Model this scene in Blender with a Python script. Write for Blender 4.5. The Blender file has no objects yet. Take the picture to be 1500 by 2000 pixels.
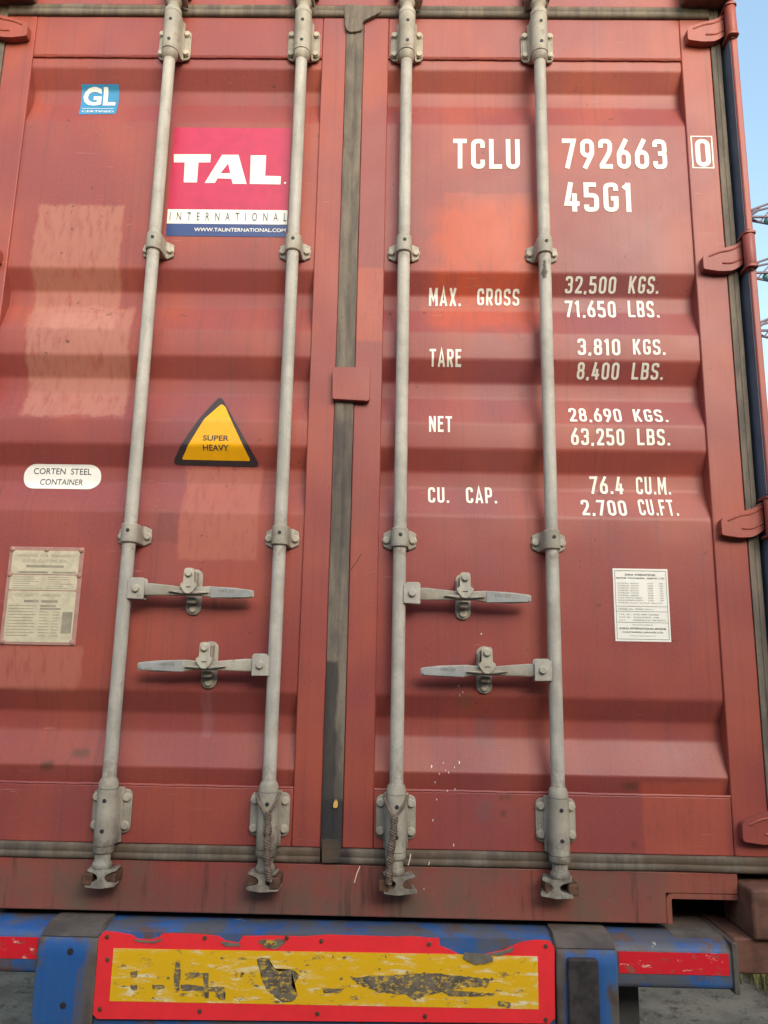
import bpy, bmesh, math, random
import numpy as np
from mathutils import Matrix, Vector, noise

# ------------------------------------------------------------------ camera, sky, sun, exposure
ZB = 1.15                                    # height of the container's underside above the ground
CAM = (0.1541, -2.16131, 0.65373)            # relative to the container's base, door plane is y = 0
YAW, PITCH, ROLL, FPX = -0.01523, 0.1967, 0.01829, 1500.34
SUN_EL, SUN_AZ = math.radians(28), math.radians(160)   # azimuth clockwise from +Y: behind the camera
EXPOSURE = 1.15
sc = bpy.context.scene
_F = np.array([math.sin(YAW)*math.cos(PITCH), math.cos(YAW)*math.cos(PITCH), math.sin(PITCH)])
_R = np.array([math.cos(YAW), -math.sin(YAW), 0.0]); _U = np.cross(_R, _F)
_R2 = math.cos(ROLL)*_R + math.sin(ROLL)*_U; _U2 = -math.sin(ROLL)*_R + math.cos(ROLL)*_U
cd = bpy.data.cameras.new('camera'); cam = bpy.data.objects.new('camera', cd); sc.collection.objects.link(cam)
cd.sensor_fit = 'HORIZONTAL'; cd.sensor_width = 36.0; cd.lens = FPX/1500*36
cd.clip_start = 0.05; cd.clip_end = 3000
m = Matrix([list(_R2)+[0], list(_U2)+[0], list(-_F)+[0], [0, 0, 0, 1]]).transposed()
m.translation = Vector((CAM[0], CAM[1], CAM[2]+ZB)); cam.matrix_world = m
sc.camera = cam
w = bpy.data.worlds.new('World'); sc.world = w; w.use_nodes = True
wn = w.node_tree.nodes; wl = w.node_tree.links
sky = wn.new('ShaderNodeTexSky'); sky.sky_type = 'NISHITA'; sky.sun_disc = False
sky.sun_elevation = SUN_EL; sky.sun_rotation = SUN_AZ; sky.dust_density = 2.5; sky.air_density = 2.0; sky.ozone_density = 2.5
wn['Background'].inputs[1].default_value = 0.15
wl.new(sky.outputs[0], wn['Background'].inputs[0])
sl = bpy.data.lights.new('sun', 'SUN'); sun = bpy.data.objects.new('sun', sl); sc.collection.objects.link(sun)
sl.energy = 0.7; sl.angle = math.radians(32); sl.color = (1.0, 0.98, 0.96)
sd = Vector((math.sin(SUN_AZ)*math.cos(SUN_EL), math.cos(SUN_AZ)*math.cos(SUN_EL), math.sin(SUN_EL)))
sun.rotation_euler = sd.to_track_quat('Z', 'Y').to_euler(); sun.location = (0, -6, 9)
sc.view_settings.view_transform = 'Standard'; sc.view_settings.look = 'None'
sc.view_settings.exposure = EXPOSURE; sc.view_settings.gamma = 1; sc.view_settings.use_curve_mapping = False
random.seed(7)
COL = sc.collection

# ------------------------------------------------------------------ pixel helpers (container space)
def ray(px, py):
    return _F + _R2*(px-750)/FPX + _U2*(1000-py)/FPX
def at(px, py, Y=0.0):
    d = ray(px, py); t = (Y-CAM[1])/d[1]
    return (CAM[0]+d[0]*t, CAM[2]+d[2]*t)          # x, z on the plane y = Y
# profile of the corrugated door sheet: y (depth) as a function of z
CREST, DEPTH, HS, HF, HO = 0.007, 0.036, 0.062, 0.050, 0.088
PZ0, PZ1 = 0.324, 2.594
TROUGHS = (2.554, 1.840, 1.556, 1.278, 0.574)
_raw = [(PZ1, CREST)]
for zt in TROUGHS:
    _raw += [(zt, CREST), (zt-HS, CREST+DEPTH), (zt-HS-HF, CREST+DEPTH), (zt-HS-HF-HO, CREST)]
_raw += [(PZ0+0.045, CREST), (PZ0, CREST+0.014)]
PROF = [_raw[0]]
for i in range(1, len(_raw)-1):                       # fillet each crease
    p0, p1, p2 = (Vector(_raw[i+k]) for k in (-1, 0, 1))
    a = (p0-p1); b = (p2-p1); r = min(0.008, a.length*0.4, b.length*0.4)
    q0 = p1+a.normalized()*r; q2 = p1+b.normalized()*r
    for t in (0, .33, .67, 1):
        PROF.append(tuple((1-t)**2*q0 + 2*t*(1-t)*p1 + t*t*q2))
PROF.append(_raw[-1])
_pz = np.array([p[0] for p in PROF])[::-1]; _py = np.array([p[1] for p in PROF])[::-1]
def prof(z):
    return float(np.interp(z, _pz, _py))
def hit(px, py):
    Y = 0.02
    for k in range(30):
        x, z = at(px, py, Y); Y = 0.5*Y + 0.5*prof(z)
    return x, z

# ------------------------------------------------------------------ materials
def lin(r, g, b):
    f = lambda c: c/12.92 if c <= .04045 else ((c+.055)/1.055)**2.4
    return (f(r/255), f(g/255), f(b/255), 1)
class NT:
    def __init__(s, name):
        s.m = bpy.data.materials.new(name); s.m.use_nodes = True
        s.n = s.m.node_tree.nodes; s.l = s.m.node_tree.links; s.b = s.n['Principled BSDF']
        g = s.n.new('ShaderNodeNewGeometry'); s.pos = g.outputs['Position']
        s.sep = s.n.new('ShaderNodeSeparateXYZ'); s.l.new(s.pos, s.sep.inputs[0])
    def noise(s, scale, detail=4, rough=.55, stretch=None, dist=0.0):
        n = s.n.new('ShaderNodeTexNoise'); n.inputs['Scale'].default_value = scale
        n.inputs['Detail'].default_value = detail; n.inputs['Roughness'].default_value = rough; n.inputs['Distortion'].default_value = dist
        src = s.pos
        if stretch:
            v = s.n.new('ShaderNodeVectorMath'); v.operation = 'MULTIPLY'; v.inputs[1].default_value = stretch
            s.l.new(s.pos, v.inputs[0]); src = v.outputs[0]
        s.l.new(src, n.inputs['Vector']); return n.outputs['Fac']
    def ramp(s, v, a, b, smooth=True):
        r = s.n.new('ShaderNodeMapRange'); r.interpolation_type = 'SMOOTHSTEP' if smooth else 'LINEAR'
        r.inputs['From Min'].default_value = a; r.inputs['From Max'].default_value = b
        s.l.new(v, r.inputs['Value']); return r.outputs[0]
    def op(s, o, a, b):
        q = s.n.new('ShaderNodeMath'); q.operation = o
        for i, v in enumerate((a, b)):
            if isinstance(v, (int, float)): q.inputs[i].default_value = v
            else: s.l.new(v, q.inputs[i])
        return q.outputs[0]
    def mix(s, f, a, b):
        q = s.n.new('ShaderNodeMix'); q.data_type = 'RGBA'
        for i, v in ((0, f), (6, a), (7, b)):
            if isinstance(v, (int, float, tuple)): q.inputs[i].default_value = v
            else: s.l.new(v, q.inputs[i])
        return q.outputs[2]
    def rect(s, x0, x1, z0, z1, amp=.02, soft=.010, scale=14):
        n = s.op('MULTIPLY', s.op('SUBTRACT', s.noise(scale, 5, .65), .5), amp*2)
        n2 = s.op('MULTIPLY', s.op('SUBTRACT', s.noise(scale*1.3, 5, .65), .5), amp*2)
        X = s.op('ADD', s.sep.outputs[0], n); Z = s.op('ADD', s.sep.outputs[2], n2)
        a = s.op('MULTIPLY', s.ramp(X, x0-soft, x0+soft), s.ramp(X, x1+soft, x1-soft))
        b = s.op('MULTIPLY', s.ramp(Z, z0+ZB-soft, z0+ZB+soft), s.ramp(Z, z1+ZB+soft, z1+ZB-soft))
        return s.op('MULTIPLY', a, b)
    def bump(s, h, strength=.2, dist=.002):
        q = s.n.new('ShaderNodeBump'); q.inputs['Strength'].default_value = strength; q.inputs['Distance'].default_value = dist
        s.l.new(h, q.inputs['Height']); s.l.new(q.outputs[0], s.b.inputs['Normal'])
    def set(s, col=None, rough=None, metal=None, spec=None):
        for k, v in (('Base Color', col), ('Roughness', rough), ('Metallic', metal), ('Specular IOR Level', spec)):
            if v is None: continue
            if isinstance(v, (int, float, tuple)): s.b.inputs[k].default_value = v
            else: s.l.new(v, s.b.inputs[k])
        return s.m
def flat(name, col, rough=.6, metal=0.0, var=.12, scale=30):
    t = NT(name); d = tuple(c*(1-var*2) for c in col[:3])+(1,)
    return t.set(t.mix(t.ramp(t.noise(scale, 5, .6), .35, .7), col, d), rough, metal)

def red_paint(name, patches=(), grime=0.0):
    t = NT(name)
    c1, c2, c3 = lin(143, 67, 63), lin(161, 78, 61), lin(132, 76, 80)
    c = t.mix(t.ramp(t.noise(2.3, 3), .40, .66), c1, c2)
    c = t.mix(t.ramp(t.noise(1.1, 2, .5, (1.3, 1, .8)), .5, .8), c, c3)
    streak = t.noise(1, 5, .6, (70, 6, 1.2))
    c = t.mix(t.op('MULTIPLY', t.ramp(streak, .48, .74), .38), c, lin(104, 64, 62))
    blot = t.noise(7, 5, .7, (1, 1, .55))
    c = t.mix(t.op('MULTIPLY', t.ramp(blot, .52, .72), .30), c, lin(122, 76, 70))
    fine = t.noise(160, 3, .6)
    c = t.mix(t.op('MULTIPLY', t.ramp(fine, .45, .75), .22), c, lin(172, 98, 88))
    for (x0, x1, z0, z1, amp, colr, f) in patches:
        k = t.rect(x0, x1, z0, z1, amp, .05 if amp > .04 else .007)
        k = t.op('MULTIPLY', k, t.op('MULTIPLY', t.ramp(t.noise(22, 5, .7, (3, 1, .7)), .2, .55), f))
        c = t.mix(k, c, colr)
    # rust specks and scuffs
    sp = t.op('MULTIPLY', t.ramp(t.noise(42, 3, .55), .68, .72), t.ramp(t.noise(3.1, 3), .44, .60))
    c = t.mix(t.op('MULTIPLY', sp, .75), c, lin(86, 54, 44))
    run = t.op('MULTIPLY', t.ramp(t.noise(1, 4, .6, (44, 6, 2.6)), .63, .70), t.ramp(t.noise(2.0, 3), .48, .62))
    c = t.mix(t.op('MULTIPLY', run, .38), c, lin(108, 70, 54))
    scr = t.op('MULTIPLY', t.ramp(t.noise(1, 2, .5, (9, 9, 150), 1.5), .70, .73), t.ramp(t.noise(4.3, 2), .52, .6))
    c = t.mix(t.op('MULTIPLY', scr, .5), c, lin(176, 122, 108))
    if grime:
        g = t.ramp(t.noise(3.2, 6, .7, (1, 1, .6)), .42, .68)
        low = t.ramp(t.sep.outputs[2], ZB+.16, ZB+.0)
        g = t.op('MULTIPLY', t.op('ADD', t.op('MULTIPLY', g, .85), t.op('MULTIPLY', low, .35)), grime)
        c = t.mix(g, c, lin(112, 90, 78))
        drip = t.ramp(t.noise(1, 4, .65, (26, 4, 2.2)), .56, .68)
        c = t.mix(t.op('MULTIPLY', drip, .65*grime), c, lin(70, 56, 50))
        rs = t.ramp(t.noise(11, 6, .7), .66, .74)
        c = t.mix(t.op('MULTIPLY', rs, .6*grime), c, lin(96, 62, 42))
    rough = t.op('ADD', t.op('MULTIPLY', t.noise(5, 4), .20), .36)
    t.bump(t.op('ADD', t.op('MULTIPLY', t.noise(2.4, 2), 6.0), t.op('MULTIPLY', fine, .12)), .5, .004)
    return t.set(c, rough, 0, .42)
def pr(x0, y0, x1, y1, amp, col, f):                 # a patch of paint or painted-in light from the photograph's pixels
    a = hit(x0, (y0+y1)/2); b = hit(x1, (y0+y1)/2); c = hit((x0+x1)/2, y0); d = hit((x0+x1)/2, y1)
    return (a[0], b[0], d[1], c[1], amp, col, f)
PL = [pr(62, 400, 232, 640, .020, lin(174, 112, 92), .78), pr(52, 600, 250, 812, .026, lin(176, 116, 98), .78), pr(95, 612, 230, 642, .01, lin(190, 132, 112), .4),  # small pale strip puts the light on an upward slope into the colour
      pr(352, 908, 505, 1094, .012, lin(172, 98, 80), .8), pr(-20, 1262, 158, 1348, .014, lin(178, 106, 90), .7),
      pr(412, 1166, 482, 1190, .014, lin(104, 62, 52), .6), pr(302, 1000, 348, 1058, .014, lin(112, 64, 56), .5),
      pr(80, 1488, 104, 1503, .016, lin(92, 60, 46), .8), pr(140, 1464, 172, 1482, .02, lin(98, 66, 50), .7), pr(396, 1345, 416, 1440, .012, lin(150, 100, 98), .5)]
PR = [pr(868, 378, 1042, 522, .014, lin(180, 88, 62), .45), pr(850, 400, 1060, 640, .07, lin(188, 80, 48), .8), pr(1252, 1528, 1412, 1672, .01, lin(172, 84, 66), .75),  # wide soft orange patch is a warm glow painted in, over touch-up paint
      pr(1312, 1612, 1400, 1636, .010, lin(206, 112, 84), .8), 
      pr(1214, 1527, 1246, 1542, .014, lin(96, 62, 42), .8), pr(890, 1355, 925, 1385, .02, lin(116, 80, 56), .5), pr(925, 1400, 965, 1460, .02, lin(120, 78, 76), .5)]
PF = [pr(972, 1549, 996, 1560, .012, lin(100, 66, 46), .7), pr(975, 1578, 985, 1592, .008, lin(90, 58, 40), .7), pr(1228, 1640, 1240, 1652, .008, lin(92, 60, 44), .6), pr(930, 1560, 960, 1600, .02, lin(120, 84, 84), .5),
      pr(690, 525, 748, 668, .008, lin(178, 88, 66), .65), pr(1252, 1545, 1412, 1668, .008, lin(172, 84, 66), .7)]
M = {}
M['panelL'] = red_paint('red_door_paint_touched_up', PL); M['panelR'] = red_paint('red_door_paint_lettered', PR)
M['frame'] = red_paint('red_frame_paint', PF); M['sill'] = red_paint('red_sill_paint_dirty', (), 1.0)
M['red'] = red_paint('red_paint')

def rod_paint(name, base, dark, rust=.35):
    t = NT(name)
    c = t.mix(t.ramp(t.noise(9, 5, .65), .35, .7), base, dark)
    c = t.mix(t.op('MULTIPLY', t.ramp(t.noise(3, 5, .65, (8, 8, .8)), .46, .66), .7), c, lin(150, 146, 138))
    c = t.mix(t.op('MULTIPLY', t.ramp(t.noise(190, 3, .6), .58, .72), .45), c, lin(120, 108, 92))
    c = t.mix(t.op('MULTIPLY', t.ramp(t.noise(17, 6, .7), .58, .70), rust), c, lin(112, 88, 68))
    for z0, z1, f in ((.945, .978, .55), (1.842, 1.872, .5), (1.030, 1.050, .45), (1.924, 1.945, .4), (.34, .40, .4), (2.53, 2.57, .4)):
        c = t.mix(t.op('MULTIPLY', t.op('MULTIPLY', t.rect(-1, 1, z0, z1, .03, .02, 30), t.ramp(t.noise(50, 5, .7), .4, .6)), f), c, lin(110, 88, 70))
    c = t.mix(t.op('MULTIPLY', t.op('MULTIPLY', t.rect(-1, 1, .06, .215, .02, .03), t.ramp(t.noise(26, 6, .7), .38, .62)), .7), c, lin(92, 82, 74))
    c = t.mix(t.op('MULTIPLY', t.rect(.580, .590, 1.785, 1.842, .012, .003, 40), .9), c, lin(70, 58, 50))
    t.bump(t.noise(120, 4, .6), .25, .001)
    return t.set(c, .62, .0, .4)
M['rod'] = rod_paint('cream_grey_rod_paint', lin(188, 181, 170), lin(162, 155, 144))
M['fit'] = rod_paint('weathered_fitting_paint', lin(176, 168, 152), lin(140, 131, 116), .75)
M['galv'] = rod_paint('bare_galvanised_lever_end', lin(160, 160, 158), lin(132, 132, 130), .15)
M['bolt'] = rod_paint('bolt_paint', lin(196, 186, 168), lin(168, 158, 140), .3)
def seal_mat():
    t = NT('dusty_rubber_seal')
    c = t.mix(t.ramp(t.noise(5, 5, .65, (6, 1, 1.0)), .35, .65), lin(96, 88, 80), lin(126, 114, 100))
    c = t.mix(t.op('MULTIPLY', t.ramp(t.noise(60, 4, .6), .5, .75), .4), c, lin(86, 80, 76))
    c = t.mix(t.op('MULTIPLY', t.ramp(t.noise(2.3, 4, .6), .52, .66), .55), c, lin(76, 72, 70))
    c = t.mix(t.op('MULTIPLY', t.rect(-.05, .002, .16, .66, .012, .006, 16), .8), c, lin(52, 50, 50))
    c = t.mix(t.op('MULTIPLY', t.rect(-.05, .05, .12, .30, .02, .01, 16), .9), c, lin(50, 48, 50))
    c = t.mix(t.op('MULTIPLY', t.rect(-.05, .05, .95, 1.36, .05, .05, 12), .55), c, lin(64, 60, 60))
    low = t.rect(-1.3, 1.3, .10, .20, .01, .006)
    c = t.mix(t.op('MULTIPLY', low, t.op('MULTIPLY', t.ramp(t.noise(6, 6, .7, (1, 1, 2)), .40, .62), .75)), c, lin(98, 80, 64))
    t.bump(t.noise(40, 4), .4, .002)
    return t.set(c, .75, 0, .3)
M['seal'] = seal_mat()
M['dark'] = flat('dark_void_steel', lin(38, 34, 38), .8)
M['recess_shade'] = flat('recess_shade_slate', lin(100, 106, 124), .8, 0, .15, 8)  # slate tone stands for recess shade and bluish flare
M['hole'] = flat('dark_plug', lin(46, 44, 48), .6)
M['rust'] = flat('rusty_iron', lin(104, 72, 54), .85, 0, .3, 45)
M['castrust'] = flat('rusty_red_brown_casting', lin(118, 78, 62), .8, 0, .25, 22)
M['white'] = flat('white_lettering_paint', lin(238, 232, 218), .5, 0, .03, 60)
M['stk_white'] = flat('white_vinyl', lin(236, 232, 222), .4, 0, .03, 12)
M['ink'] = flat('dark_print', lin(62, 58, 60), .5, 0, .1)
M['ink2'] = flat('faded_print', lin(128, 124, 116), .6, 0, .1)
M['ink3'] = flat('worn_plate_print', lin(158, 148, 128), .6, 0, .15)
M['gl'] = flat('sky_blue_vinyl', lin(58, 140, 186), .4, 0, .08, 20)
M['tal'] = flat('crimson_vinyl', lin(192, 30, 76), .42, 0, .07, 26)
M['navy'] = flat('navy_vinyl', lin(42, 66, 122), .4, 0, .06)
M['yellow'] = flat('amber_vinyl', lin(240, 174, 10), .38, 0, .04)
M['tri'] = flat('charcoal_vinyl', lin(58, 46, 48), .5, 0, .1)
M['plate'] = flat('weathered_aluminium_plate', lin(204, 192, 164), .55, 0, .10, 40)
M['plate_edge'] = flat('painted_plate_rim', lin(176, 132, 120), .6, 0, .1)
def blue_mat():
    t = NT('worn_blue_chassis_paint')
    c = t.mix(t.ramp(t.noise(6, 5, .6), .35, .68), lin(34, 86, 152), lin(52, 104, 164))
    g = t.ramp(t.noise(5.5, 7, .68, (1.2, 1, .8)), .38, .56)
    c = t.mix(t.op('MULTIPLY', g, .85), c, lin(96, 92, 86))
    r = t.ramp(t.noise(9, 7, .7, (1.4, 1, .9)), .52, .62)
    c = t.mix(t.op('MULTIPLY', r, .85), c, lin(106, 80, 62))
    ch = t.ramp(t.noise(23, 5, .6), .72, .74)
    c = t.mix(ch, c, lin(176, 166, 150))
    t.bump(t.op('ADD', t.noise(30, 5), t.op('MULTIPLY', r, -.6)), .4, .002)
    return t.set(c, .55, 0, .45)
M['blue'] = blue_mat()
def grime_mat():
    t = NT('grey_grimed_steel')
    c = t.mix(t.ramp(t.noise(8, 6, .65), .38, .66), lin(108, 96, 86), lin(76, 68, 64))
    c = t.mix(t.ramp(t.noise(13, 6, .7), .58, .68), c, lin(96, 66, 50))
    t.bump(t.noise(40, 5), .5, .002)
    return t.set(c, .8)
M['grime'] = grime_mat()
M['buffer'] = flat('scuffed_black_rubber', lin(66, 58, 58), .85, 0, .35, 28)
M['rubber'] = flat('black_rubber', lin(50, 46, 48), .75, 0, .25, 35)
M['flap'] = flat('grey_mud_flap_rubber', lin(78, 76, 74), .85, 0, .1, 15)
def scratched(name, base, hi, a, b, st):
    t = NT(name)
    k = t.ramp(t.noise(1, 6, .7, st), a, b)
    k = t.op('MULTIPLY', k, t.ramp(t.noise(7, 4), .34, .52))
    c = t.mix(t.op('MULTIPLY', k, .9), base, hi)
    d = t.ramp(t.noise(1, 6, .72, (26, 10, 48)), .57, .65)
    c = t.mix(t.op('MULTIPLY', d, .75), c, lin(112, 100, 82))
    return t.set(c, .5, 0, .4)
M['board_red'] = flat('red_reflective_film', lin(255, 54, 60), .42, 0, .04, 18)
M['board_yel'] = scratched('scratched_yellow_film', lin(238, 184, 24), lin(240, 228, 190), .51, .63, (12, 10, 50))
M['strip_red'] = scratched('scratched_red_tape', lin(220, 30, 44), lin(232, 206, 190), .60, .67, (26, 10, 70))
M['bare'] = flat('bare_grey_aluminium', lin(128, 118, 104), .6, 0, .15, 50)
def worn_mat():
    t = NT('worn_through_film')
    c = t.mix(t.ramp(t.noise(45, 5, .7), .35, .65), lin(124, 112, 92), lin(88, 78, 66))
    c = t.mix(t.ramp(t.noise(1, 6, .75, (50, 20, 110)), .52, .57), c, lin(206, 166, 60))
    return t.set(c, .75)
M['wornfilm'] = worn_mat()
def post_mat():
    t = NT('blue_post_paint_rubbed_to_grey')
    ax = t.op('ABSOLUTE', t.sep.outputs[0], 0); n = t.op('MULTIPLY', t.op('SUBTRACT', t.noise(9, 6, .7, (1, 1, .45)), .5), .16)
    X = t.op('ADD', ax, n)
    k = t.op('MULTIPLY', t.ramp(X, .572, .590), t.ramp(X, .712, .690))
    Z = t.op('ADD', t.sep.outputs[2], t.op('MULTIPLY', n, .6)); k = t.op('MULTIPLY', k, t.ramp(Z, ZB-.012, ZB-.040))
    g = t.mix(t.ramp(t.noise(10, 6, .7), .4, .65), lin(100, 92, 86), lin(82, 66, 56))
    b = t.mix(t.ramp(t.noise(6, 5, .6, (2, 1, .4)), .35, .68), lin(34, 86, 152), lin(58, 100, 146))
    b = t.mix(t.op('MULTIPLY', t.ramp(t.noise(7, 6, .7, (2.2, 1, .5)), .52, .64), .8), b, lin(102, 88, 76))
    c = t.mix(k, g, b); t.bump(t.noise(30, 5), .4, .002)
    return t.set(c, .62, 0, .4)
M['post'] = post_mat()

# ------------------------------------------------------------------ mesh helpers
def link(o, parent=None):
    COL.objects.link(o)
    if parent is not None: o.parent = parent
    return o
def obj(name, bm, mat, parent=None, smooth=True, bevel=0.0, seg=2, ang=38):
    me = bpy.data.meshes.new(name)
    bmesh.ops.recalc_face_normals(bm, faces=bm.faces[:])
    bm.to_mesh(me); bm.free(); me.materials.append(M[mat] if isinstance(mat, str) else mat)
    if smooth:
        me.polygons.foreach_set('use_smooth', [True]*len(me.polygons)); me.set_sharp_from_angle(angle=math.radians(ang))
    o = bpy.data.objects.new(name, me); link(o, parent)
    if bevel:
        md = o.modifiers.new('bevel', 'BEVEL'); md.width = bevel; md.segments = seg; md.limit_method = 'ANGLE'; md.angle_limit = math.radians(35)
        md.harden_normals = False
    return o
def dup(o, parent, loc):
    c = o.copy(); link(c, parent); c.location = loc; return c
def box(bm, x0, x1, y0, y1, z0, z1):
    v = [bm.verts.new(p) for p in ((x0,y0,z0),(x1,y0,z0),(x1,y1,z0),(x0,y1,z0),(x0,y0,z1),(x1,y0,z1),(x1,y1,z1),(x0,y1,z1))]
    for f in ((0,1,2,3),(4,5,6,7),(0,1,5,4),(1,2,6,5),(2,3,7,6),(3,0,4,7)): bm.faces.new([v[i] for i in f])
def prism(bm, pts, axis, a, b):
    """closed outline extruded along an axis; pts are (x,z) for 'y', (x,y) for 'z', (y,z) for 'x'"""
    def P(p, t): return {'y': (p[0], t, p[1]), 'z': (p[0], p[1], t), 'x': (t, p[0], p[1])}[axis]
    A = [bm.verts.new(P(p, a)) for p in pts]; B = [bm.verts.new(P(p, b)) for p in pts]; n = len(pts)
    bm.faces.new(A); bm.faces.new(B)
    for i in range(n): bm.faces.new((A[i], A[(i+1) % n], B[(i+1) % n], B[i]))
def lathe(bm, prf, cx=0, cy=0, seg=24, axis='z'):
    rings = []
    for r, t in prf:
        ring = []
        for k in range(seg):
            a = 2*math.pi*k/seg; u, v = r*math.cos(a), r*math.sin(a)
            ring.append(bm.verts.new((cx+u, cy+v, t) if axis == 'z' else (cx+u, t, cy+v) if axis == 'y' else (t, cx+u, cy+v)))
        rings.append(ring)
    for a, b in zip(rings, rings[1:]):
        for k in range(seg): bm.faces.new((a[k], a[(k+1) % seg], b[(k+1) % seg], b[k]))
    bm.faces.new(rings[0]); bm.faces.new(rings[-1])
def tube(bm, pts, r, seg=8):
    pts = [Vector(p) for p in pts]; rings = []
    for i, p in enumerate(pts):
        d = (pts[min(i+1, len(pts)-1)]-pts[max(i-1, 0)]).normalized()
        u = d.cross(Vector((0.31, 0.82, 0.47))).normalized(); v = d.cross(u)
        rr = r[i] if isinstance(r, (list, tuple)) else r
        rings.append([bm.verts.new(p+u*rr*math.cos(2*math.pi*k/seg)+v*rr*math.sin(2*math.pi*k/seg)) for k in range(seg)])
    for a, b in zip(rings, rings[1:]):
        for k in range(seg): bm.faces.new((a[k], a[(k+1) % seg], b[(k+1) % seg], b[k]))
    bm.faces.new(rings[0]); bm.faces.new(rings[-1])
def rrect(x0, x1, z0, z1, r, n=5):
    out = []
    for cx, cz, a0 in ((x1-r, z1-r, 0), (x0+r, z1-r, 90), (x0+r, z0+r, 180), (x1-r, z0+r, 270)):
        for k in range(n+1):
            a = math.radians(a0+90*k/n); out.append((cx+r*math.cos(a), cz+r*math.sin(a)))
    return out
def fillet(pts, r, closed=False, n=5, skip=()):
    out = []; N = len(pts)
    for i, p in enumerate(pts):
        if (not closed and i in (0, N-1)) or i in skip: out.append(tuple(p)); continue
        p0, p1, p2 = Vector(pts[i-1]), Vector(p), Vector(pts[(i+1) % N])
        a, b = p0-p1, p2-p1; k = min(r, a.length*.5, b.length*.5)
        q0, q2 = p1+a.normalized()*k, p1+b.normalized()*k
        for j in range(n+1):
            t = j/n; out.append(tuple((1-t)**2*q0+2*t*(1-t)*p1+t*t*q2))
    return out
def conform(bm, eps):
    """drape a flat sheet drawn in x,z over the corrugated door sheet, eps in front of it"""
    for z in _pz:
        g = bm.verts[:]+bm.edges[:]+bm.faces[:]
        bmesh.ops.bisect_plane(bm, geom=g, dist=1e-6, plane_co=(0, 0, float(z)), plane_no=(0, 0, 1))
    for v in bm.verts: v.co.y = prof(v.co.z) - eps + v.co.y
def poly(bm, pts, y=0.0):
    bm.faces.new([bm.verts.new((p[0], y, p[1])) for p in pts])

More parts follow.
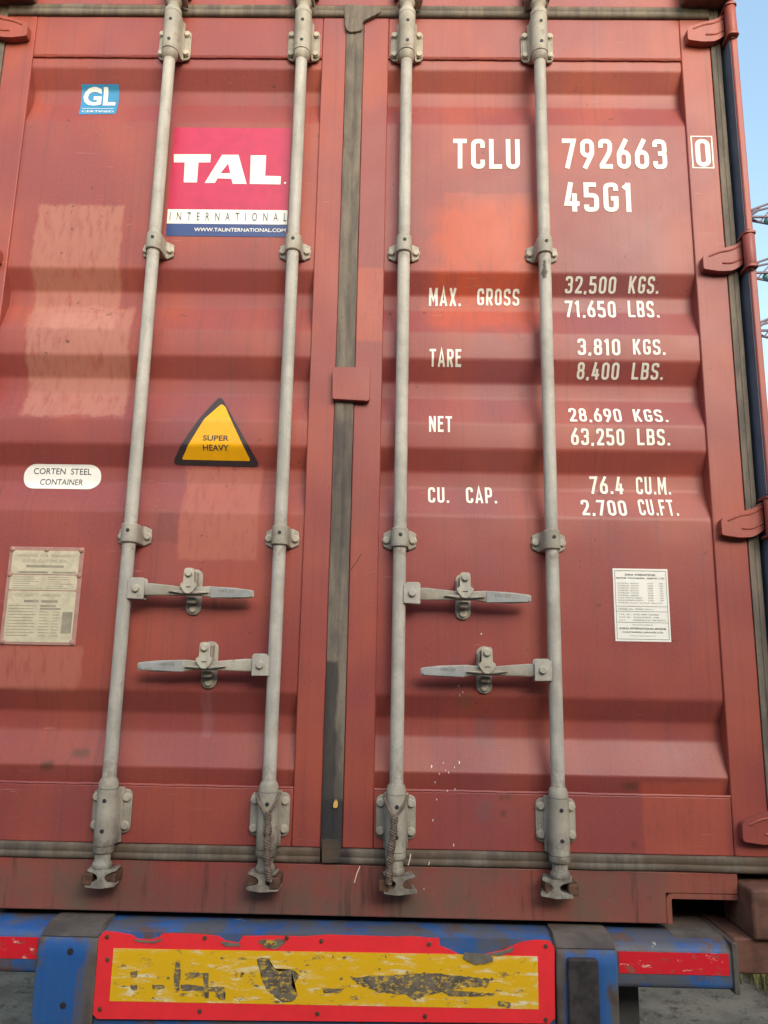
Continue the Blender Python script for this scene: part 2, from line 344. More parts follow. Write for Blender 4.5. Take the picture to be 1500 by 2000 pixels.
# ---- a stencil-like stroke alphabet (height 1)
TS = .150
def glyph(c):
    t = TS; w_ = .46; l = t/2; R = w_-t/2; b = t/2; T = 1-t/2; m_ = .52; cx = w_/2; f = lambda p, r=.17, **k: fillet(p, r, **k)
    loop = lambda x0, x1, z0, z1, r=.15: rrect(x0, x1, z0, z1, min(r, (x1-x0)*.49, (z1-z0)*.49))
    G = {'T': (w_, [([(0, T), (w_, T)], 0), ([(cx, T), (cx, 0)], 0)]), 'C': (w_, [(f([(R, .70), (R, T), (l, T), (l, b), (R, b), (R, .30)]), 0)]),
    'L': (w_*.92, [([(l, 1), (l, b), (w_*.92, b)], 0)]), 'U': (w_, [(f([(l, 1), (l, b), (R, b), (R, 1)]), 0)]),
    '7': (w_, [([(0, T), (R, T), (cx-.08, 0)], 0)]), '9': (w_, [(loop(l, R, .44, T), 1), (f([(R, .66), (R, .5), (cx-.10, 0)], .1), 0)]),
    '2': (w_, [(f([(l, .70), (l, T), (R, T), (R, .58), (l, b)], .16), 0), ([(l*.4, b), (w_, b)], 0)]),
    '6': (w_, [(loop(l, R, b, .56), 1), (f([(l, .34), (l, .5), (cx+.10, 1)], .1), 0)]),
    '3': (w_, [(f([(l, .74), (l, T), (R, T), (R, m_), (cx-.06, m_)], .15), 0), (f([(cx-.06, m_), (R, m_), (R, b), (l, b), (l, .26)], .15), 0)]),
    '0': (w_, [(loop(l, R, b, T, .17), 1)]), 'O': (w_, [(loop(l, R, b, T, .17), 1)]),
    '4': (w_, [([(cx+.08, 0), (cx+.08, .62)], 0), ([(cx-.02, 1), (l, .27), (w_, .27)], 0)]),
    '5': (w_, [(f([(R, T), (l, T), (l, .56), (R, .56), (R, b), (l, b), (l, .24)], .14, skip=(1, 2)), 0)]),
    'G': (w_, [(f([(R, .72), (R, T), (l, T), (l, b), (R, b), (R, .46), (cx, .46)], .17, skip=(5,)), 0)]),
    '1': (w_*.6, [([(w_*.36, 0), (w_*.36, 1)], 0), ([(w_*.36, .93), (w_*.05, .80)], 0)]),
    'M': (.58, [([(l, 0), (l, 1)], 0), ([(.58-l, 0), (.58-l, 1)], 0), ([(l, .98), (.29, .36), (.58-l, .98)], 0)]),
    'A': (.5, [([(l*.8, 0), (.25, .98), (.5-l*.8, 0)], 0), ([(.13, .26), (.37, .26)], 0)]),
    'X': (.48, [([(l, 0), (.48-l, 1)], 0), ([(l, 1), (.48-l, 0)], 0)]),
    'R': (w_, [([(l, 0), (l, 1)], 0), (f([(l, T), (R, T), (R, .46), (l, .46)], .14), 0), ([(cx-.02, .46), (R+.01, 0)], 0)]),
    'P': (w_, [([(l, 0), (l, 1)], 0), (f([(l, T), (R, T), (R, .44), (l, .44)], .14), 0)]),
    'B': (w_, [([(l, 0), (l, 1)], 0), (f([(l, T), (R-.01, T), (R-.01, m_), (l, m_)], .13), 0), (f([(l, m_), (R, m_), (R, b), (l, b)], .14), 0)]),
    'S': (w_, [(f([(R, .74), (R, T), (l, T), (l, .54), (R, .47), (R, b), (l, b), (l, .26)], .15), 0)]),
    'K': (.48, [([(l, 0), (l, 1)], 0), ([(.48-l, 1), (l+.05, .42)], 0), ([(l+.11, .54), (.48-l, 0)], 0)]),
    'E': (w_*.9, [([(w_*.9, T), (l, T), (l, b), (w_*.9, b)], 0), ([(l, m_), (w_*.78, m_)], 0)]),
    'F': (w_*.9, [([(w_*.9, T), (l, T), (l, 0)], 0), ([(l, m_), (w_*.78, m_)], 0)]),
    'N': (.48, [([(l, 0), (l, 1)], 0), ([(.48-l, 0), (.48-l, 1)], 0), ([(l, .96), (.48-l, .04)], 0)]),
    '8': (w_, [(loop(l+.015, R-.015, m_, T, .13), 1), (loop(l, R, b, m_, .14), 1)]),
    '.': (.16, [([(.08, 0), (.08, .16)], 0)]), ',': (.16, [([(.09, .15), (.05, -.04)], 0)]), ' ': (.3, [])}
    return G[c]
def ribbon(bm, pts, closed, t, y, tr):
    n = len(pts); P = [Vector((p[0], p[1])) for p in pts]; L, Rr = [], []
    for i in range(n):
        a = P[i]-P[i-1] if (i or closed) else P[1]-P[0]
        b = P[(i+1) % n]-P[i] if (i < n-1 or closed) else a
        if a.length < 1e-6: a = b
        if b.length < 1e-6: b = a
        a = a.normalized(); b = b.normalized(); nn = Vector((-a.y-b.y, a.x+b.x))
        if nn.length < 1e-6: nn = Vector((-a.y, a.x))
        nn.normalize(); k = min(1/max(nn.dot(Vector((-a.y, a.x))), .35), 2.2)*t/2
        for S, s_ in ((L, 1), (Rr, -1)):
            q = P[i]+nn*k*s_; S.append(bm.verts.new(tr(q.x, q.y, y)))
    for i in range(n if closed else n-1):
        j = (i+1) % n; bm.faces.new((L[i], L[j], Rr[j], Rr[i]))
def stencil(text, x0, x1, z0, z1, gap=.14):
    """text filling the given box on the door; strokes are a few hundredths of a mm apart so none coincide"""
    gl = [glyph(c) for c in text]; W = sum(g[0] for g in gl)+gap*(len(gl)-1); sx = (x1-x0)/W; sz = z1-z0
    bm = bmesh.new(); x = 0; k = 0
    for wd, strokes in gl:
        for pts, cl in strokes:
            ribbon(bm, pts, cl, TS, -k*.00006, lambda u, v, y, x=x: (x0+(x+u)*sx, y, z0+v*sz)); k = (k+1) % 4
        x += wd+gap
    conform(bm, .0012); return bm
_dg = None
def font_bm(s, width=None, height=None, bold=0.0, space=1.0, x=0, z=0, align='C', y=0.0, bm=None):
    """a line of plain sans lettering, scaled to the wanted width / cap height, drawn in x,z"""
    cu = bpy.data.curves.new('t', 'FONT'); cu.body = s; cu.size = 1; cu.offset = bold; cu.space_character = space; cu.resolution_u = 3
    o = bpy.data.objects.new('t', cu); COL.objects.link(o); dg = bpy.context.evaluated_depsgraph_get()
    me = o.evaluated_get(dg).to_mesh(); co = [v.co.copy() for v in me.vertices]; fs = [tuple(p.vertices) for p in me.polygons]
    o.evaluated_get(dg).to_mesh_clear(); bpy.data.objects.remove(o); bpy.data.curves.remove(cu)
    bm = bm or bmesh.new()
    if not co: return bm
    xs = [c.x for c in co]; zs = [c.y for c in co]; X0, X1, Z0, Z1 = min(xs), max(xs), min(zs), max(zs)
    sz = height/(Z1-Z0) if height else width/(X1-X0)
    sx = width/(X1-X0) if width else sz
    ox = {'C': -(X0+X1)/2, 'L': -X0, 'R': -X1}[align]
    V = [bm.verts.new((x+(c.x+ox)*sx, y, z+(c.y-(Z0+Z1)/2)*sz)) for c in co]
    for f in fs:
        try: bm.faces.new([V[i] for i in f])
        except ValueError: pass
    return bm
def empty(name, loc):
    o = bpy.data.objects.new(name, None); COL.objects.link(o); o.location = loc; o.empty_display_size = .2; return o
def tag(o, label=None, cat=None, group=None, kind=None):
    for k, v in (('label', label), ('category', cat), ('group', group), ('kind', kind)):
        if v: o[k] = v
    return o

# ------------------------------------------------------------------ ground
def ground():
    bm = bmesh.new(); nx, ny = 150, 130; X0, X1, Y0, Y1 = -4.5, 4.5, -3.4, 7.0; V = []
    for j in range(ny+1):
        for i in range(nx+1):
            x = X0+(X1-X0)*i/nx; y = Y0+(Y1-Y0)*j/ny
            u = (x*.82+y*.57); v = (-x*.57+y*.82)
            h = .035*noise.noise((u*.9, v*3.2, 0))+.028*noise.noise((u*2.2, v*11, 3))+.012*noise.noise((u*9, v*22, 5))+.02*noise.noise((x*.5, y*.5, 9))
            e = min(1, min(i, nx-i, j, ny-j)/8); V.append(bm.verts.new((x, y, (h-.02)*e)))
    for j in range(ny):
        for i in range(nx):
            a = j*(nx+1)+i; bm.faces.new((V[a], V[a+1], V[a+nx+2], V[a+nx+1]))
    # flat apron out to the horizon
    R_ = [(X0, Y0), (X1, Y0), (X1, Y1), (X0, Y1)]; S = 900
    O = [bm.verts.new((sx*S, sy*S, 0)) for sx, sy in ((-1, -1), (1, -1), (1, 1), (-1, 1))]
    I = [V[0], V[nx], V[(nx+1)*(ny+1)-1], V[(nx+1)*ny]]
    for k in range(4): bm.faces.new((O[k], O[(k+1) % 4], I[(k+1) % 4], I[k]))
    t = NT('trodden_grey_mud')
    c = t.mix(t.ramp(t.noise(2.2, 6, .65), .35, .66), lin(96, 90, 80), lin(126, 118, 104))
    c = t.mix(t.ramp(t.noise(14, 6, .7), .5, .7), c, lin(70, 64, 58))
    c = t.mix(t.op('MULTIPLY', t.ramp(t.noise(60, 4), .55, .75), .5), c, lin(150, 142, 126))
    t.bump(t.noise(35, 6, .7), .6, .02)
    o = obj('ground', bm, t.set(c, .95, 0, .2)); return tag(o, 'grey trodden mud with ruts below the trailer', kind='structure')
ground()
def unseen_shade_wall():  # added out of view to block low sky and sun from the lower doors
    o = empty('unseen_shade_wall', (0, -5.6, 0)); tag(o, 'added unseen wall behind the camera that shades the lower doors', 'wall')
    for k in range(12):
        bm = bmesh.new(); x = -15+k*2.5; box(bm, x+.01, x+2.49, -.09, .09, -.1, 4.3); obj('shade_wall_panel', bm, 'conc', o, bevel=.01)
        bm = bmesh.new(); box(bm, x-.09, x+.09, -.26, -.091, -.1, 4.4); obj('post', bm, 'conc', o)
M['conc'] = flat('shade_wall_concrete', lin(104, 100, 94), .9, 0, .15, 3)
unseen_shade_wall()

# ------------------------------------------------------------------ the container
K = empty('shipping_container', (0, 0, ZB))
tag(K, 'rust red steel shipping container with closed doors, white numbers and cream locking bars', 'container')

def door(s):
    """s = -1: the door with the stickers, s = +1: the door with the painted numbers"""
    pm = 'panelL' if s < 0 else 'panelR'
    xi, xo = s*.108, s*1.057                                   # sheet edges seen between the stiles
    bm = bmesh.new(); prev = None
    for z, y in PROF:
        r = [bm.verts.new((x, y, z)) for x in (min(xi, xo)-.006, max(xi, xo)+.006)]
        if prev: bm.faces.new((prev[0], prev[1], r[1], r[0]))
        prev = r
    D = obj('door', bm, pm, K, ang=60)
    D['label'] = 'corrugated door with stickers and warning triangle' if s < 0 else 'corrugated door with painted white numbers'
    e0 = -.030 if s < 0 else .026; e1 = s*1.152
    for a, b, nm in ((e0, xi, 'stile'), (xo, e1, 'stile')):
        bm = bmesh.new(); box(bm, min(a, b), max(a, b), 0, .055, .178, 2.742); obj(nm, bm, 'frame', D, bevel=.003)
    for z0, z1 in ((.178, PZ0), (PZ1, 2.742)):
        bm = bmesh.new(); box(bm, min(xi, xo)+.0004, max(xi, xo)-.0004, .0008, .055, z0, z1); obj('rail', bm, 'frame', D, bevel=.003)
    # weld beads along the sheet
    for z in (PZ0+.002, PZ1-.002):
        bm = bmesh.new(); pts = [(xi+(xo-xi)*k/60, .004+.0012*noise.noise((k*1.7, z, s)), z+.0015*noise.noise((k*.9, z, 7))) for k in range(61)]
        tube(bm, pts, .0042, 6); obj('weld_bead', bm, 'frame', D)
    return D
DL, DR = door(-1), door(1)

# rubber seals: bottom, top, sides, centre
def seal(parent, x0, x1, z0, z1, ydepth=-.010, vertical=False):
    bm = bmesh.new(); n = 34
    a0, a1 = (z0, z1) if vertical else (x0, x1); c0, c1 = (x0, x1) if vertical else (z0, z1)
    wd = c1-c0
    sec = [(0, .03), (0, -.004), (.12, ydepth), (.40, ydepth-.001), (.46, ydepth+.0012), (.52, ydepth+.0012), (.58, ydepth-.001), (.90, ydepth), (1, -.004), (1, .03)]
    prev = None
    for k in range(n+1):
        a = a0+(a1-a0)*k/n; j = .0014*noise.noise((a*5, c0*9, 2)); j2 = .0016*noise.noise((a*7, c0*5, 8))
        r = []
        for u, y in sec:
            c = c0+u*wd+(j if u < .5 else j2); r.append(bm.verts.new((c, y+j, a) if vertical else (a, y+j, c)))
        if prev:
            for i in range(len(r)-1): bm.faces.new((prev[i], prev[i+1], r[i+1], r[i]))
        else: first = r
        prev = r
    bm.faces.new(first); bm.faces.new(prev)
    return obj('door_seal', bm, 'seal', parent, ang=50)
seal(DL, -1.15, -.0305, .1385, .1775); seal(DR, -.024, 1.15, .1385, .1775)
seal(DL, -1.15, -.0305, 2.7425, 2.784); seal(DR, -.024, 1.15, 2.7425, 2.784)
seal(DR, -.0295, .0255, .178, 2.742, -.006, True)
seal(DL, -1.183, -1.1525, .14, 2.782, -.004, True); seal(DR, 1.1525, 1.183, .14, 2.782, -.004, True)
# thickened joint of the centre seal under the header
bm = bmesh.new()
o_ = [at(*q, -.012) for q in ((671, 8), (735, 12), (748, 22), (708, 42), (708, 60), (682, 64), (674, 54))]
prism(bm, fillet(o_, .012, True), 'y', -.0135, .0)
obj('seal_joint', bm, 'seal', DR, bevel=.002)
bm = bmesh.new(); o_ = [at(*q, -.012) for q in ((628, 1640), (664, 1640), (664, 1686), (628, 1686))]
prism(bm, fillet(o_, .006, True), 'y', -.0125, .0); obj('seal_joint', bm, 'seal', DR, bevel=.002)

# frame of the container end: header, sill, posts, castings, recesses
bm = bmesh.new(); prism(bm, [(-1.067, 2.784), (1.072, 2.784), (1.072, 2.893), (-1.067, 2.893)], 'y', -.004, .10); obj('header', bm, 'frame', K, bevel=.003)
HD = bpy.data.objects['header']
for s in (-1, 1):
    for r in (.1675, .59):
        for q in (-1, 1):
            bm = bmesh.new(); x = s*r+q*.036; box(bm, x-.008, x+.008, -.05, -.0045, 2.80, 2.86); obj('cam_keeper', bm, 'rust', HD, bevel=.003)
    bm = bmesh.new(); x0, x1 = sorted((s*1.178, s*1.219))
    prism(bm, [(s*1.196, .30), (s*1.199, .06), (s*1.199, -.046), (s*1.219, -.046), (s*1.219, .30)], 'z', .117, 2.779); obj('corner_post', bm, 'red', K, bevel=.004)
    bm = bmesh.new(); x0, x1 = sorted((s*1.12, s*1.199)); box(bm, x0, x1, .048, .2, .12, 2.778); obj('post_shade_channel', bm, 'dark', K)  # dark tone stands in for the shade deep in the recess
    bm = bmesh.new(); x0, x1 = sorted((s*1.1965, s*1.1995)); box(bm, x0, x1, -.040, .048, .12, 2.776); obj('post_shade_strip', bm, 'recess_shade', K)  # added strip: recess shade and blue flare painted onto the post's inner face
    for z0, z1 in ((0, .118), (2.778, 2.896)):
        bm = bmesh.new(); x0, x1 = sorted((s*1.060, s*1.219)); cx = (x0+x1)/2; zc = (z0+z1)/2
        box(bm, x0, x1, -.077, .101, z0, z1)
        o = obj('corner_casting', bm, 'castrust', K, bevel=.008, seg=3)
        bm = bmesh.new(); prism(bm, rrect(cx-.032, cx+.032, zc-.04, zc+.04, .03), 'y', -.0778, -.06); obj('casting_hole', bm, 'dark', o)
# sill with the pocket openings beside the castings
bm = bmesh.new(); ox = 1.060
prism(bm, [(-.872, .012), (.872, .012), (.872, .086), (1.0595, .086), (1.0595, .1382), (-1.0595, .1382), (-1.0595, .086), (-.872, .086)], 'y', -.003, .03)
SILL = obj('sill', bm, 'sill', K, bevel=.003)
for s in (-1, 1):
    # rolled rim of the pocket
    bm = bmesh.new()
    outer = rrect(.8725, 1.0590, .006, .0855, .010); inner = rrect(.886, 1.050, -.004, .073, .010)
    path = fillet([(.879, .012), (.879, .079), (1.0585, .079)], .012)
    ribbon(bm, path, False, .013, 0, lambda u, v, y: (s*u, -.001, v))
    r = bmesh.ops.extrude_face_region(bm, geom=bm.faces[:]); bmesh.ops.translate(bm, vec=(0, .2, 0), verts=[v for v in r['geom'] if isinstance(v, bmesh.types.BMVert)])
    obj('pocket_rim', bm, 'sill', SILL)
    bm = bmesh.new(); x0, x1 = sorted((s*.86, s*1.06)); box(bm, x0, x1, .30, .31, -.006, .12); a2, b2 = sorted((s*1.0605, s*1.07)); box(bm, a2, b2, .1015, .30, -.003, .12); box(bm, x0, x1, .0305, .30, .0865, .12); obj('pocket_back', bm, 'dark', SILL)
# body of the box
def side(s):
    bm = bmesh.new(); y = .3; pts = []
    while y < 12.0:
        pts += [(s*1.212, y), (s*1.212, y+.072), (s*1.178, y+.14), (s*1.178, y+.21)]; y += .278
    prev = None
    for x, yy in pts:
        r = [bm.verts.new((x, yy, .16)), bm.verts.new((x, yy, 2.80))]
        if prev: bm.faces.new((prev[0], prev[1], r[1], r[0]))
        prev = r
    obj('side_wall', bm, 'red', K, smooth=False)
    for z0, z1 in ((.02, .165), (2.795, 2.88)):
        bm = bmesh.new(); a, b = sorted((s*1.16, s*1.217)); box(bm, a, b, .1015, 12.08, z0, z1); obj('side_rail', bm, 'red', K, bevel=.003)
side(-1); side(1)
bm = bmesh.new(); box(bm, -1.17, 1.17, .105, 12.1, 2.86, 2.875); obj('roof', bm, 'red', K)
bm = bmesh.new(); box(bm, -1.17, 1.17, 12.05, 12.1, .02, 2.86); obj('front_wall', bm, 'red', K)
bm = bmesh.new(); box(bm, -1.16, 1.16, .102, 12.0, .10, .16); obj('floor_deck', bm, 'dark', K)
bm = bmesh.new(); box(bm, -1.16, 1.16, .0855, .10, .125, 2.79); obj('door_backing', bm, 'dark', K)

# ---- hinges
def hinge(s, z):
    bm = bmesh.new()
    o = fillet([(s*1.076, z-.030), (s*1.071, z-.026), (s*1.071, z+.012), (s*1.078, z+.020), (s*1.12, z+.036), (s*1.155, z+.046), (s*1.172, z+.052), (s*1.190, z+.068), (s*1.190, z-.012), (s*1.172, z-.026), (s*1.155, z-.034), (s*1.12, z-.036)], .006, True)
    prism(bm, o, 'y', -.026, .0); h = obj('hinge', bm, 'red', K, bevel=.003, seg=3)
    bm = bmesh.new()                                            # raised ribs of the forging
    for pts in ([(1.090, z+.012), (1.12, z+.026), (1.160, z+.033), (1.188, z+.052)], [(1.128, z-.010), (1.16, z-.010), (1.188, z+.008)]):
        pp = fillet([(s*a, b) for a, b in pts], .015); tube(bm, [(a, -.0262, b) for a, b in pp], .0030, 6)
    obj('forging_rib', bm, 'red', h)
    bm = bmesh.new(); lathe(bm, [(.0, z-.030), (.016, z-.030), (.017, z-.028), (.017, z+.070), (.016, z+.072), (.0, z+.072)][1:-1], s*1.203, -.045, 16); obj('hinge_knuckle', bm, 'red', h)
    for zz in (z-.034, z+.075):
        bm = bmesh.new(); prism(bm, rrect(s*1.203-.018, s*1.203+.018, -.064, .0, .012), 'z', zz-.003, zz+.003); obj('hinge_lug', bm, 'red', h)
    bm = bmesh.new(); lathe(bm, [(.007, z-.045), (.007, z+.088)], s*1.203, -.045, 12); obj('hinge_pin', bm, 'rust', h)
for z in (2.672, 1.870, 1.058, .250):
    hinge(1, z); hinge(-1, z)

# ---- locking bars
def bolt_mesh():
    bm = bmesh.new(); lathe(bm, [(.0118, .0), (.0118, -.0015), (.0096, -.002), (.0096, -.007), (.0082, -.0085)], 0, 0, 12, 'y')
    return obj('bolt', bm, 'bolt', None)
BOLT = bolt_mesh()
bm = bmesh.new(); lathe(bm, [(.0052, .001), (.0052, -.0012), (.0045, -.0016)], 0, 0, 12, 'y'); HOLE = obj('rivet_hole', bm, 'hole', None)
first_b, first_h = [BOLT], [HOLE]
def put(src, flag, parent, loc, rot=None):
    o = src if flag else src.copy()
    if flag: flag.clear(); o.parent = parent
    else: link(o, parent)
    o.location = loc
    o.rotation_euler = (0, rot if rot is not None else random.uniform(0, 1), 0); return o
bolt = lambda p, loc: put(BOLT, first_b, p, loc)
hole = lambda p, loc: put(HOLE, first_h, p, loc, 0)
RY = -.045
def strap_outline(hw, lug, th, arc, y0):
    """cross section (x,y) of a saddle over the bar: lugs, flanks and a round back"""
    out = [(-lug, y0), (-lug, y0-th), (-hw-.006, y0-th), (-hw-.001, y0-th-.006)]
    for k in range(13):
        a = math.pi*(1-k/12); out.append((hw*math.cos(a), RY-arc*math.sin(a)))
    out += [(hw+.001, y0-th-.006), (hw+.006, y0-th), (lug, y0-th), (lug, y0)]
    return out
def locking_bar(x, s, idx):
    bm = bmesh.new(); r = .0182
    prf = [(r, .335), (r, 2.60)]
    lathe(bm, prf, 0, RY, 28)
    B = obj('locking_bar', bm, 'rod', K); B.location = (x, 0, 0)
    for z in (1.897, 1.003):                                      # saddle guides
        bm = bmesh.new(); y0 = CREST
        prism(bm, strap_outline(.0235, .047, .008, .0245, y0), 'z', z-.027, z+.027)
        for v in bm.verts:                                        # lugs lower than the back of the saddle
            if abs(v.co.x) > .03: v.co.z = z+(v.co.z-z)*.72
        obj('bar_guide', bm, 'fit', B, bevel=.003)
        for q in (-1, 1): bolt(B, (q*.0375, y0-.008, z-.001))
        hole(B, (.002*q, RY-.0245, z+.006))
    for top in (0, 1):                                            # end bearings on the door rails
        zc = .260 if not top else 2.628
        S = lambda z: zc+(z-.260)*(1 if not top else -1)
        bm = bmesh.new(); prism(bm, rrect(-.0525, .0525, zc-.056, zc+.056, .017), 'y', -.006, .0); BR = obj('bearing_plate', bm, 'fit', B, bevel=.0025)
        for q in (-1, 1):                                         # pressed ribs between the bolts
            bm = bmesh.new(); prism(bm, rrect(q*.039-.009, q*.039+.009, zc-.040, zc+.040, .008), 'y', -.0095, -.005); obj('plate_rib', bm, 'fit', B, bevel=.003)
        bm = bmesh.new(); z0, z1 = sorted((S(.184), S(.322)))
        prism(bm, strap_outline(.0265, .031, .008, .028, -.004), 'z', z0, z1); obj('bearing_sleeve', bm, 'fit', B, bevel=.003)
        for q in (-1, 1):
            for zz in (zc-.035, zc+.036): bolt(B, (q*.0405, -.0095, zz))
        for zz in (S(.296), S(.222)): hole(B, (.002, RY-.028, zz))
        bm = bmesh.new()                                          # collars and the turned end of the bar
        a = [(.019, S(.350)), (.0225, S(.345)), (.0255, S(.336)), (.0258, S(.3235)), (.0225, S(.3225))]
        lathe(bm, a if not top else a[::-1], 0, RY, 24); obj('collar', bm, 'fit', B)
        bm = bmesh.new()
        a = [(.022, S(.1835)), (.0268, S(.182)), (.0268, S(.169)), (.0238, S(.165)), (.0205, S(.163)), (.0200, S(.147)), (.0235, S(.142)), (.0255, S(.136)), (.0235, S(.129)), (.0205, S(.124)), (.0200, S(.118))]
        lathe(bm, a, 0, RY, 24); obj('bar_end', bm, 'fit', B)
        # cam: two claws on a web
        w1, w2 = ((.033, .036), (.030, .042), (.036, .046), (.034, .040))[idx]
        bm = bmesh.new()
        o = [(-.034, S(.131)), (-.018, S(.126)), (.018, S(.126)), (w1+.004, S(.130)), (w1+.006, S(.125)), (.016, S(.118)), (.009, S(.112)), (.009, S(.103)), (.014, S(.098)), (w2, S(.096)), (w2+.002, S(.087)), (.0, S(.082)), (-.038, S(.086)), (-.040, S(.094)), (-.014, S(.099)), (-.009, S(.104)), (-.009, S(.112)), (-.016, S(.118)), (-.036, S(.124))]
        prism(bm, fillet(o, .004, True, 3), 'y', -.066, -.020)
        c = obj('locking_cam', bm, 'fit', B, bevel=.0025, seg=3); c.rotation_euler = (0, 0, (.10, -.06, .16, -.22)[idx])
    # keepers on the sill that the cam claws lock behind
    for q in (-1, 1):
        bm = bmesh.new(); kx = x+q*.0285
        prism(bm, fillet([(kx-.013, .091), (kx+.013, .091), (kx+.014, .120), (kx-.014, .120)], .006, True), 'y', -.060-.012*(q*(1 if idx % 2 else -1) > 0), -.002)
        obj('cam_keeper', bm, 'rust', SILL, bevel=.004, seg=3)
    return B
BARS = [locking_bar(x, s, i) for i, (x, s) in enumerate(((-.590, -1), (-.1675, -1), (.1675, 1), (.590, 1)))]

# ---- handles (d = +1: lever points to +x from its hub)
def handle(xr, z, d, xtip, xc, txt=True):
    """xr bar centre, z lever height, xtip end of the lever, xc centre of the catch"""
    Y = RY
    L = abs(xtip-xr); bm = bmesh.new(); X = lambda u: xr+d*u
    # lever: flat bar that swells at the catch, then a paddle
    sec = [(.030, .016, .007, 0), (.075, .017, .007, -.001), (.13, .014, .008, -.003), (abs(xc-xr)-.03, .0125, .009, -.004), (abs(xc-xr)+.03, .0125, .009, -.004), (abs(xc-xr)+.055, .0155, .007, -.005),
           (L-.05, .0150, .006, -.008), (L-.006, .0105, .005, -.009), (L, .0080, .004, -.009)]
    prev = None; rings = []
    for u, hz, hy, dz in sec:
        y0 = Y-.002
        rings.append([bm.verts.new((X(u), y0+a*hy, z+dz+b*hz)) for a, b in ((-1, -.8), (-1, .8), (-.7, 1), (.7, 1), (1, .8), (1, -.8), (.7, -1), (-.7, -1))])
    for a, b in zip(rings, rings[1:]):
        for k in range(8): bm.faces.new((a[k], a[(k+1) % 8], b[(k+1) % 8], b[k]))
    bm.faces.new(rings[0]); bm.faces.new(rings[-1])
    H = obj('door_handle', bm, 'fit', K, bevel=.0012)
    bm = bmesh.new()                                              # bare ground-off paddle skin
    ua = abs(xc-xr)+.058; y0 = Y-.002-.0085
    a0, a1, b0, b1 = z-.008-.0145, z-.005+.0145, z-.009-.0105, z-.009+.0105
    prism(bm, [(X(ua), a0), (X(L-.012), b0), (X(L-.004), b0+.004), (X(L-.004), b1-.004), (X(L-.012), b1), (X(ua), a1)], 'y', y0, y0+.012); obj('lever_paddle', bm, 'galv', H, bevel=.002)
    for ln, uu, dz in (('HH 05', ua+.045, .0035), ('50 HH', ua+.105, -.010)):
        if uu+.02 < L:
            b2 = font_bm(ln, width=.040, height=.0085, bold=.012, x=X(uu), z=z-.006+dz, y=y0-.0006); obj('stamped_number', b2, 'ink2', H, smooth=False)
    bm = bmesh.new()                                              # raised rib along the middle
    c0 = abs(xc-xr); prism(bm, [(X(c0-.058), z-.006), (X(c0-.02), z-.0125), (X(c0+.02), z-.0125), (X(c0+.056), z-.008), (X(c0+.02), z-.004), (X(c0-.02), z-.003)], 'y', Y-.020, Y-.002); obj('lever_rib', bm, 'fit', H, bevel=.0025)
    # hub clamp on the bar
    bm = bmesh.new(); h0, h1 = .012, .058
    pts = [(X(h0), z-.028), (X(h1), z-.029), (X(h1), z+.024), (X(h1-.005), z+.030), (X(h0+.010), z+.030), (X(h0+.004), z+.024), (X(h0), z+.024)]
    prism(bm, pts, 'y', Y-.018, Y-.012); prism(bm, pts, 'y', Y+.008, Y+.014)
    HB = obj('hub_clamp', bm, 'rod', H, bevel=.0015)
    bm = bmesh.new(); x0, x1 = sorted((X(.005), X(.020))); box(bm, x0, x1, Y-.0115, Y+.0075, z-.026, z+.023); obj('hub_web', bm, 'rod', H)
    bolt(H, (X(.036), Y-.018, z))
    # catch plate, retainer, swinging latch
    py = CREST
    bm = bmesh.new(); prism(bm, rrect(xc-.0215, xc+.0215, z-.066, z+.062, .0205, 8), 'y', py-.008, py); obj('catch_plate', bm, 'fit', H, bevel=.002)
    bm = bmesh.new(); box(bm, xc-.013, xc+.013, py-.040, py-.008, z-.036, z-.0195); obj('catch_hook', bm, 'fit', H, bevel=.004, seg=3)
    bm = bmesh.new(); box(bm, xc-.012, xc+.012, py-.040, py-.008, z+.008, z+.052); obj('latch_pivot', bm, 'fit', H, bevel=.003)
    bm = bmesh.new(); box(bm, xc-.0205, xc-.0150, py-.040, py-.008, z+.004, z+.040); obj('latch_stop', bm, 'fit', H, bevel=.001)
    bm = bmesh.new()
    o = fillet([(xc-.014, z+.058), (xc+.014, z+.058), (xc+.015, z+.018), (xc+.024, z+.014), (xc+.021, z+.006), (xc+.010, z-.010), (xc, z-.013), (xc-.010, z-.010), (xc-.021, z+.006), (xc-.024, z+.014), (xc-.015, z+.018)], .009, True)
    prism(bm, o, 'y', Y-.026, Y-.021); lt = obj('latch', bm, 'bolt', H, bevel=.0018)
    bm = bmesh.new(); box(bm, xc-.010, xc+.010, Y-.0205, py-.02, z+.020, z+.05); obj('latch_spacer', bm, 'fit', H)
    bm = bmesh.new(); prism(bm, rrect(xc-.007, xc+.007, z+.0045, z+.0070, .001), 'y', Y-.0266, Y-.025); obj('latch_slot', bm, 'hole', H)
    bolt(H, (xc, Y-.026, z+.044)); bolt(H, (xc, py-.008, z-.050))
    return H
handle(-.590, .848, 1, -.232, -.409); handle(-.1675, .648, -1, -.537, -.353)
handle(.1675, .848, 1, .529, .347); handle(.590, .648, -1, .228, .405)

# ---- anti-rack block over the centre seal
bm = bmesh.new(); prism(bm, fillet([(-.036, 1.416), (.070, 1.411), (.073, 1.420), (.072, 1.512), (.066, 1.516), (-.034, 1.514), (-.038, 1.506)], .006, True), 'y', -.022, .0)
obj('anti_rack_plate', bm, 'frame', K, bevel=.004, seg=3)

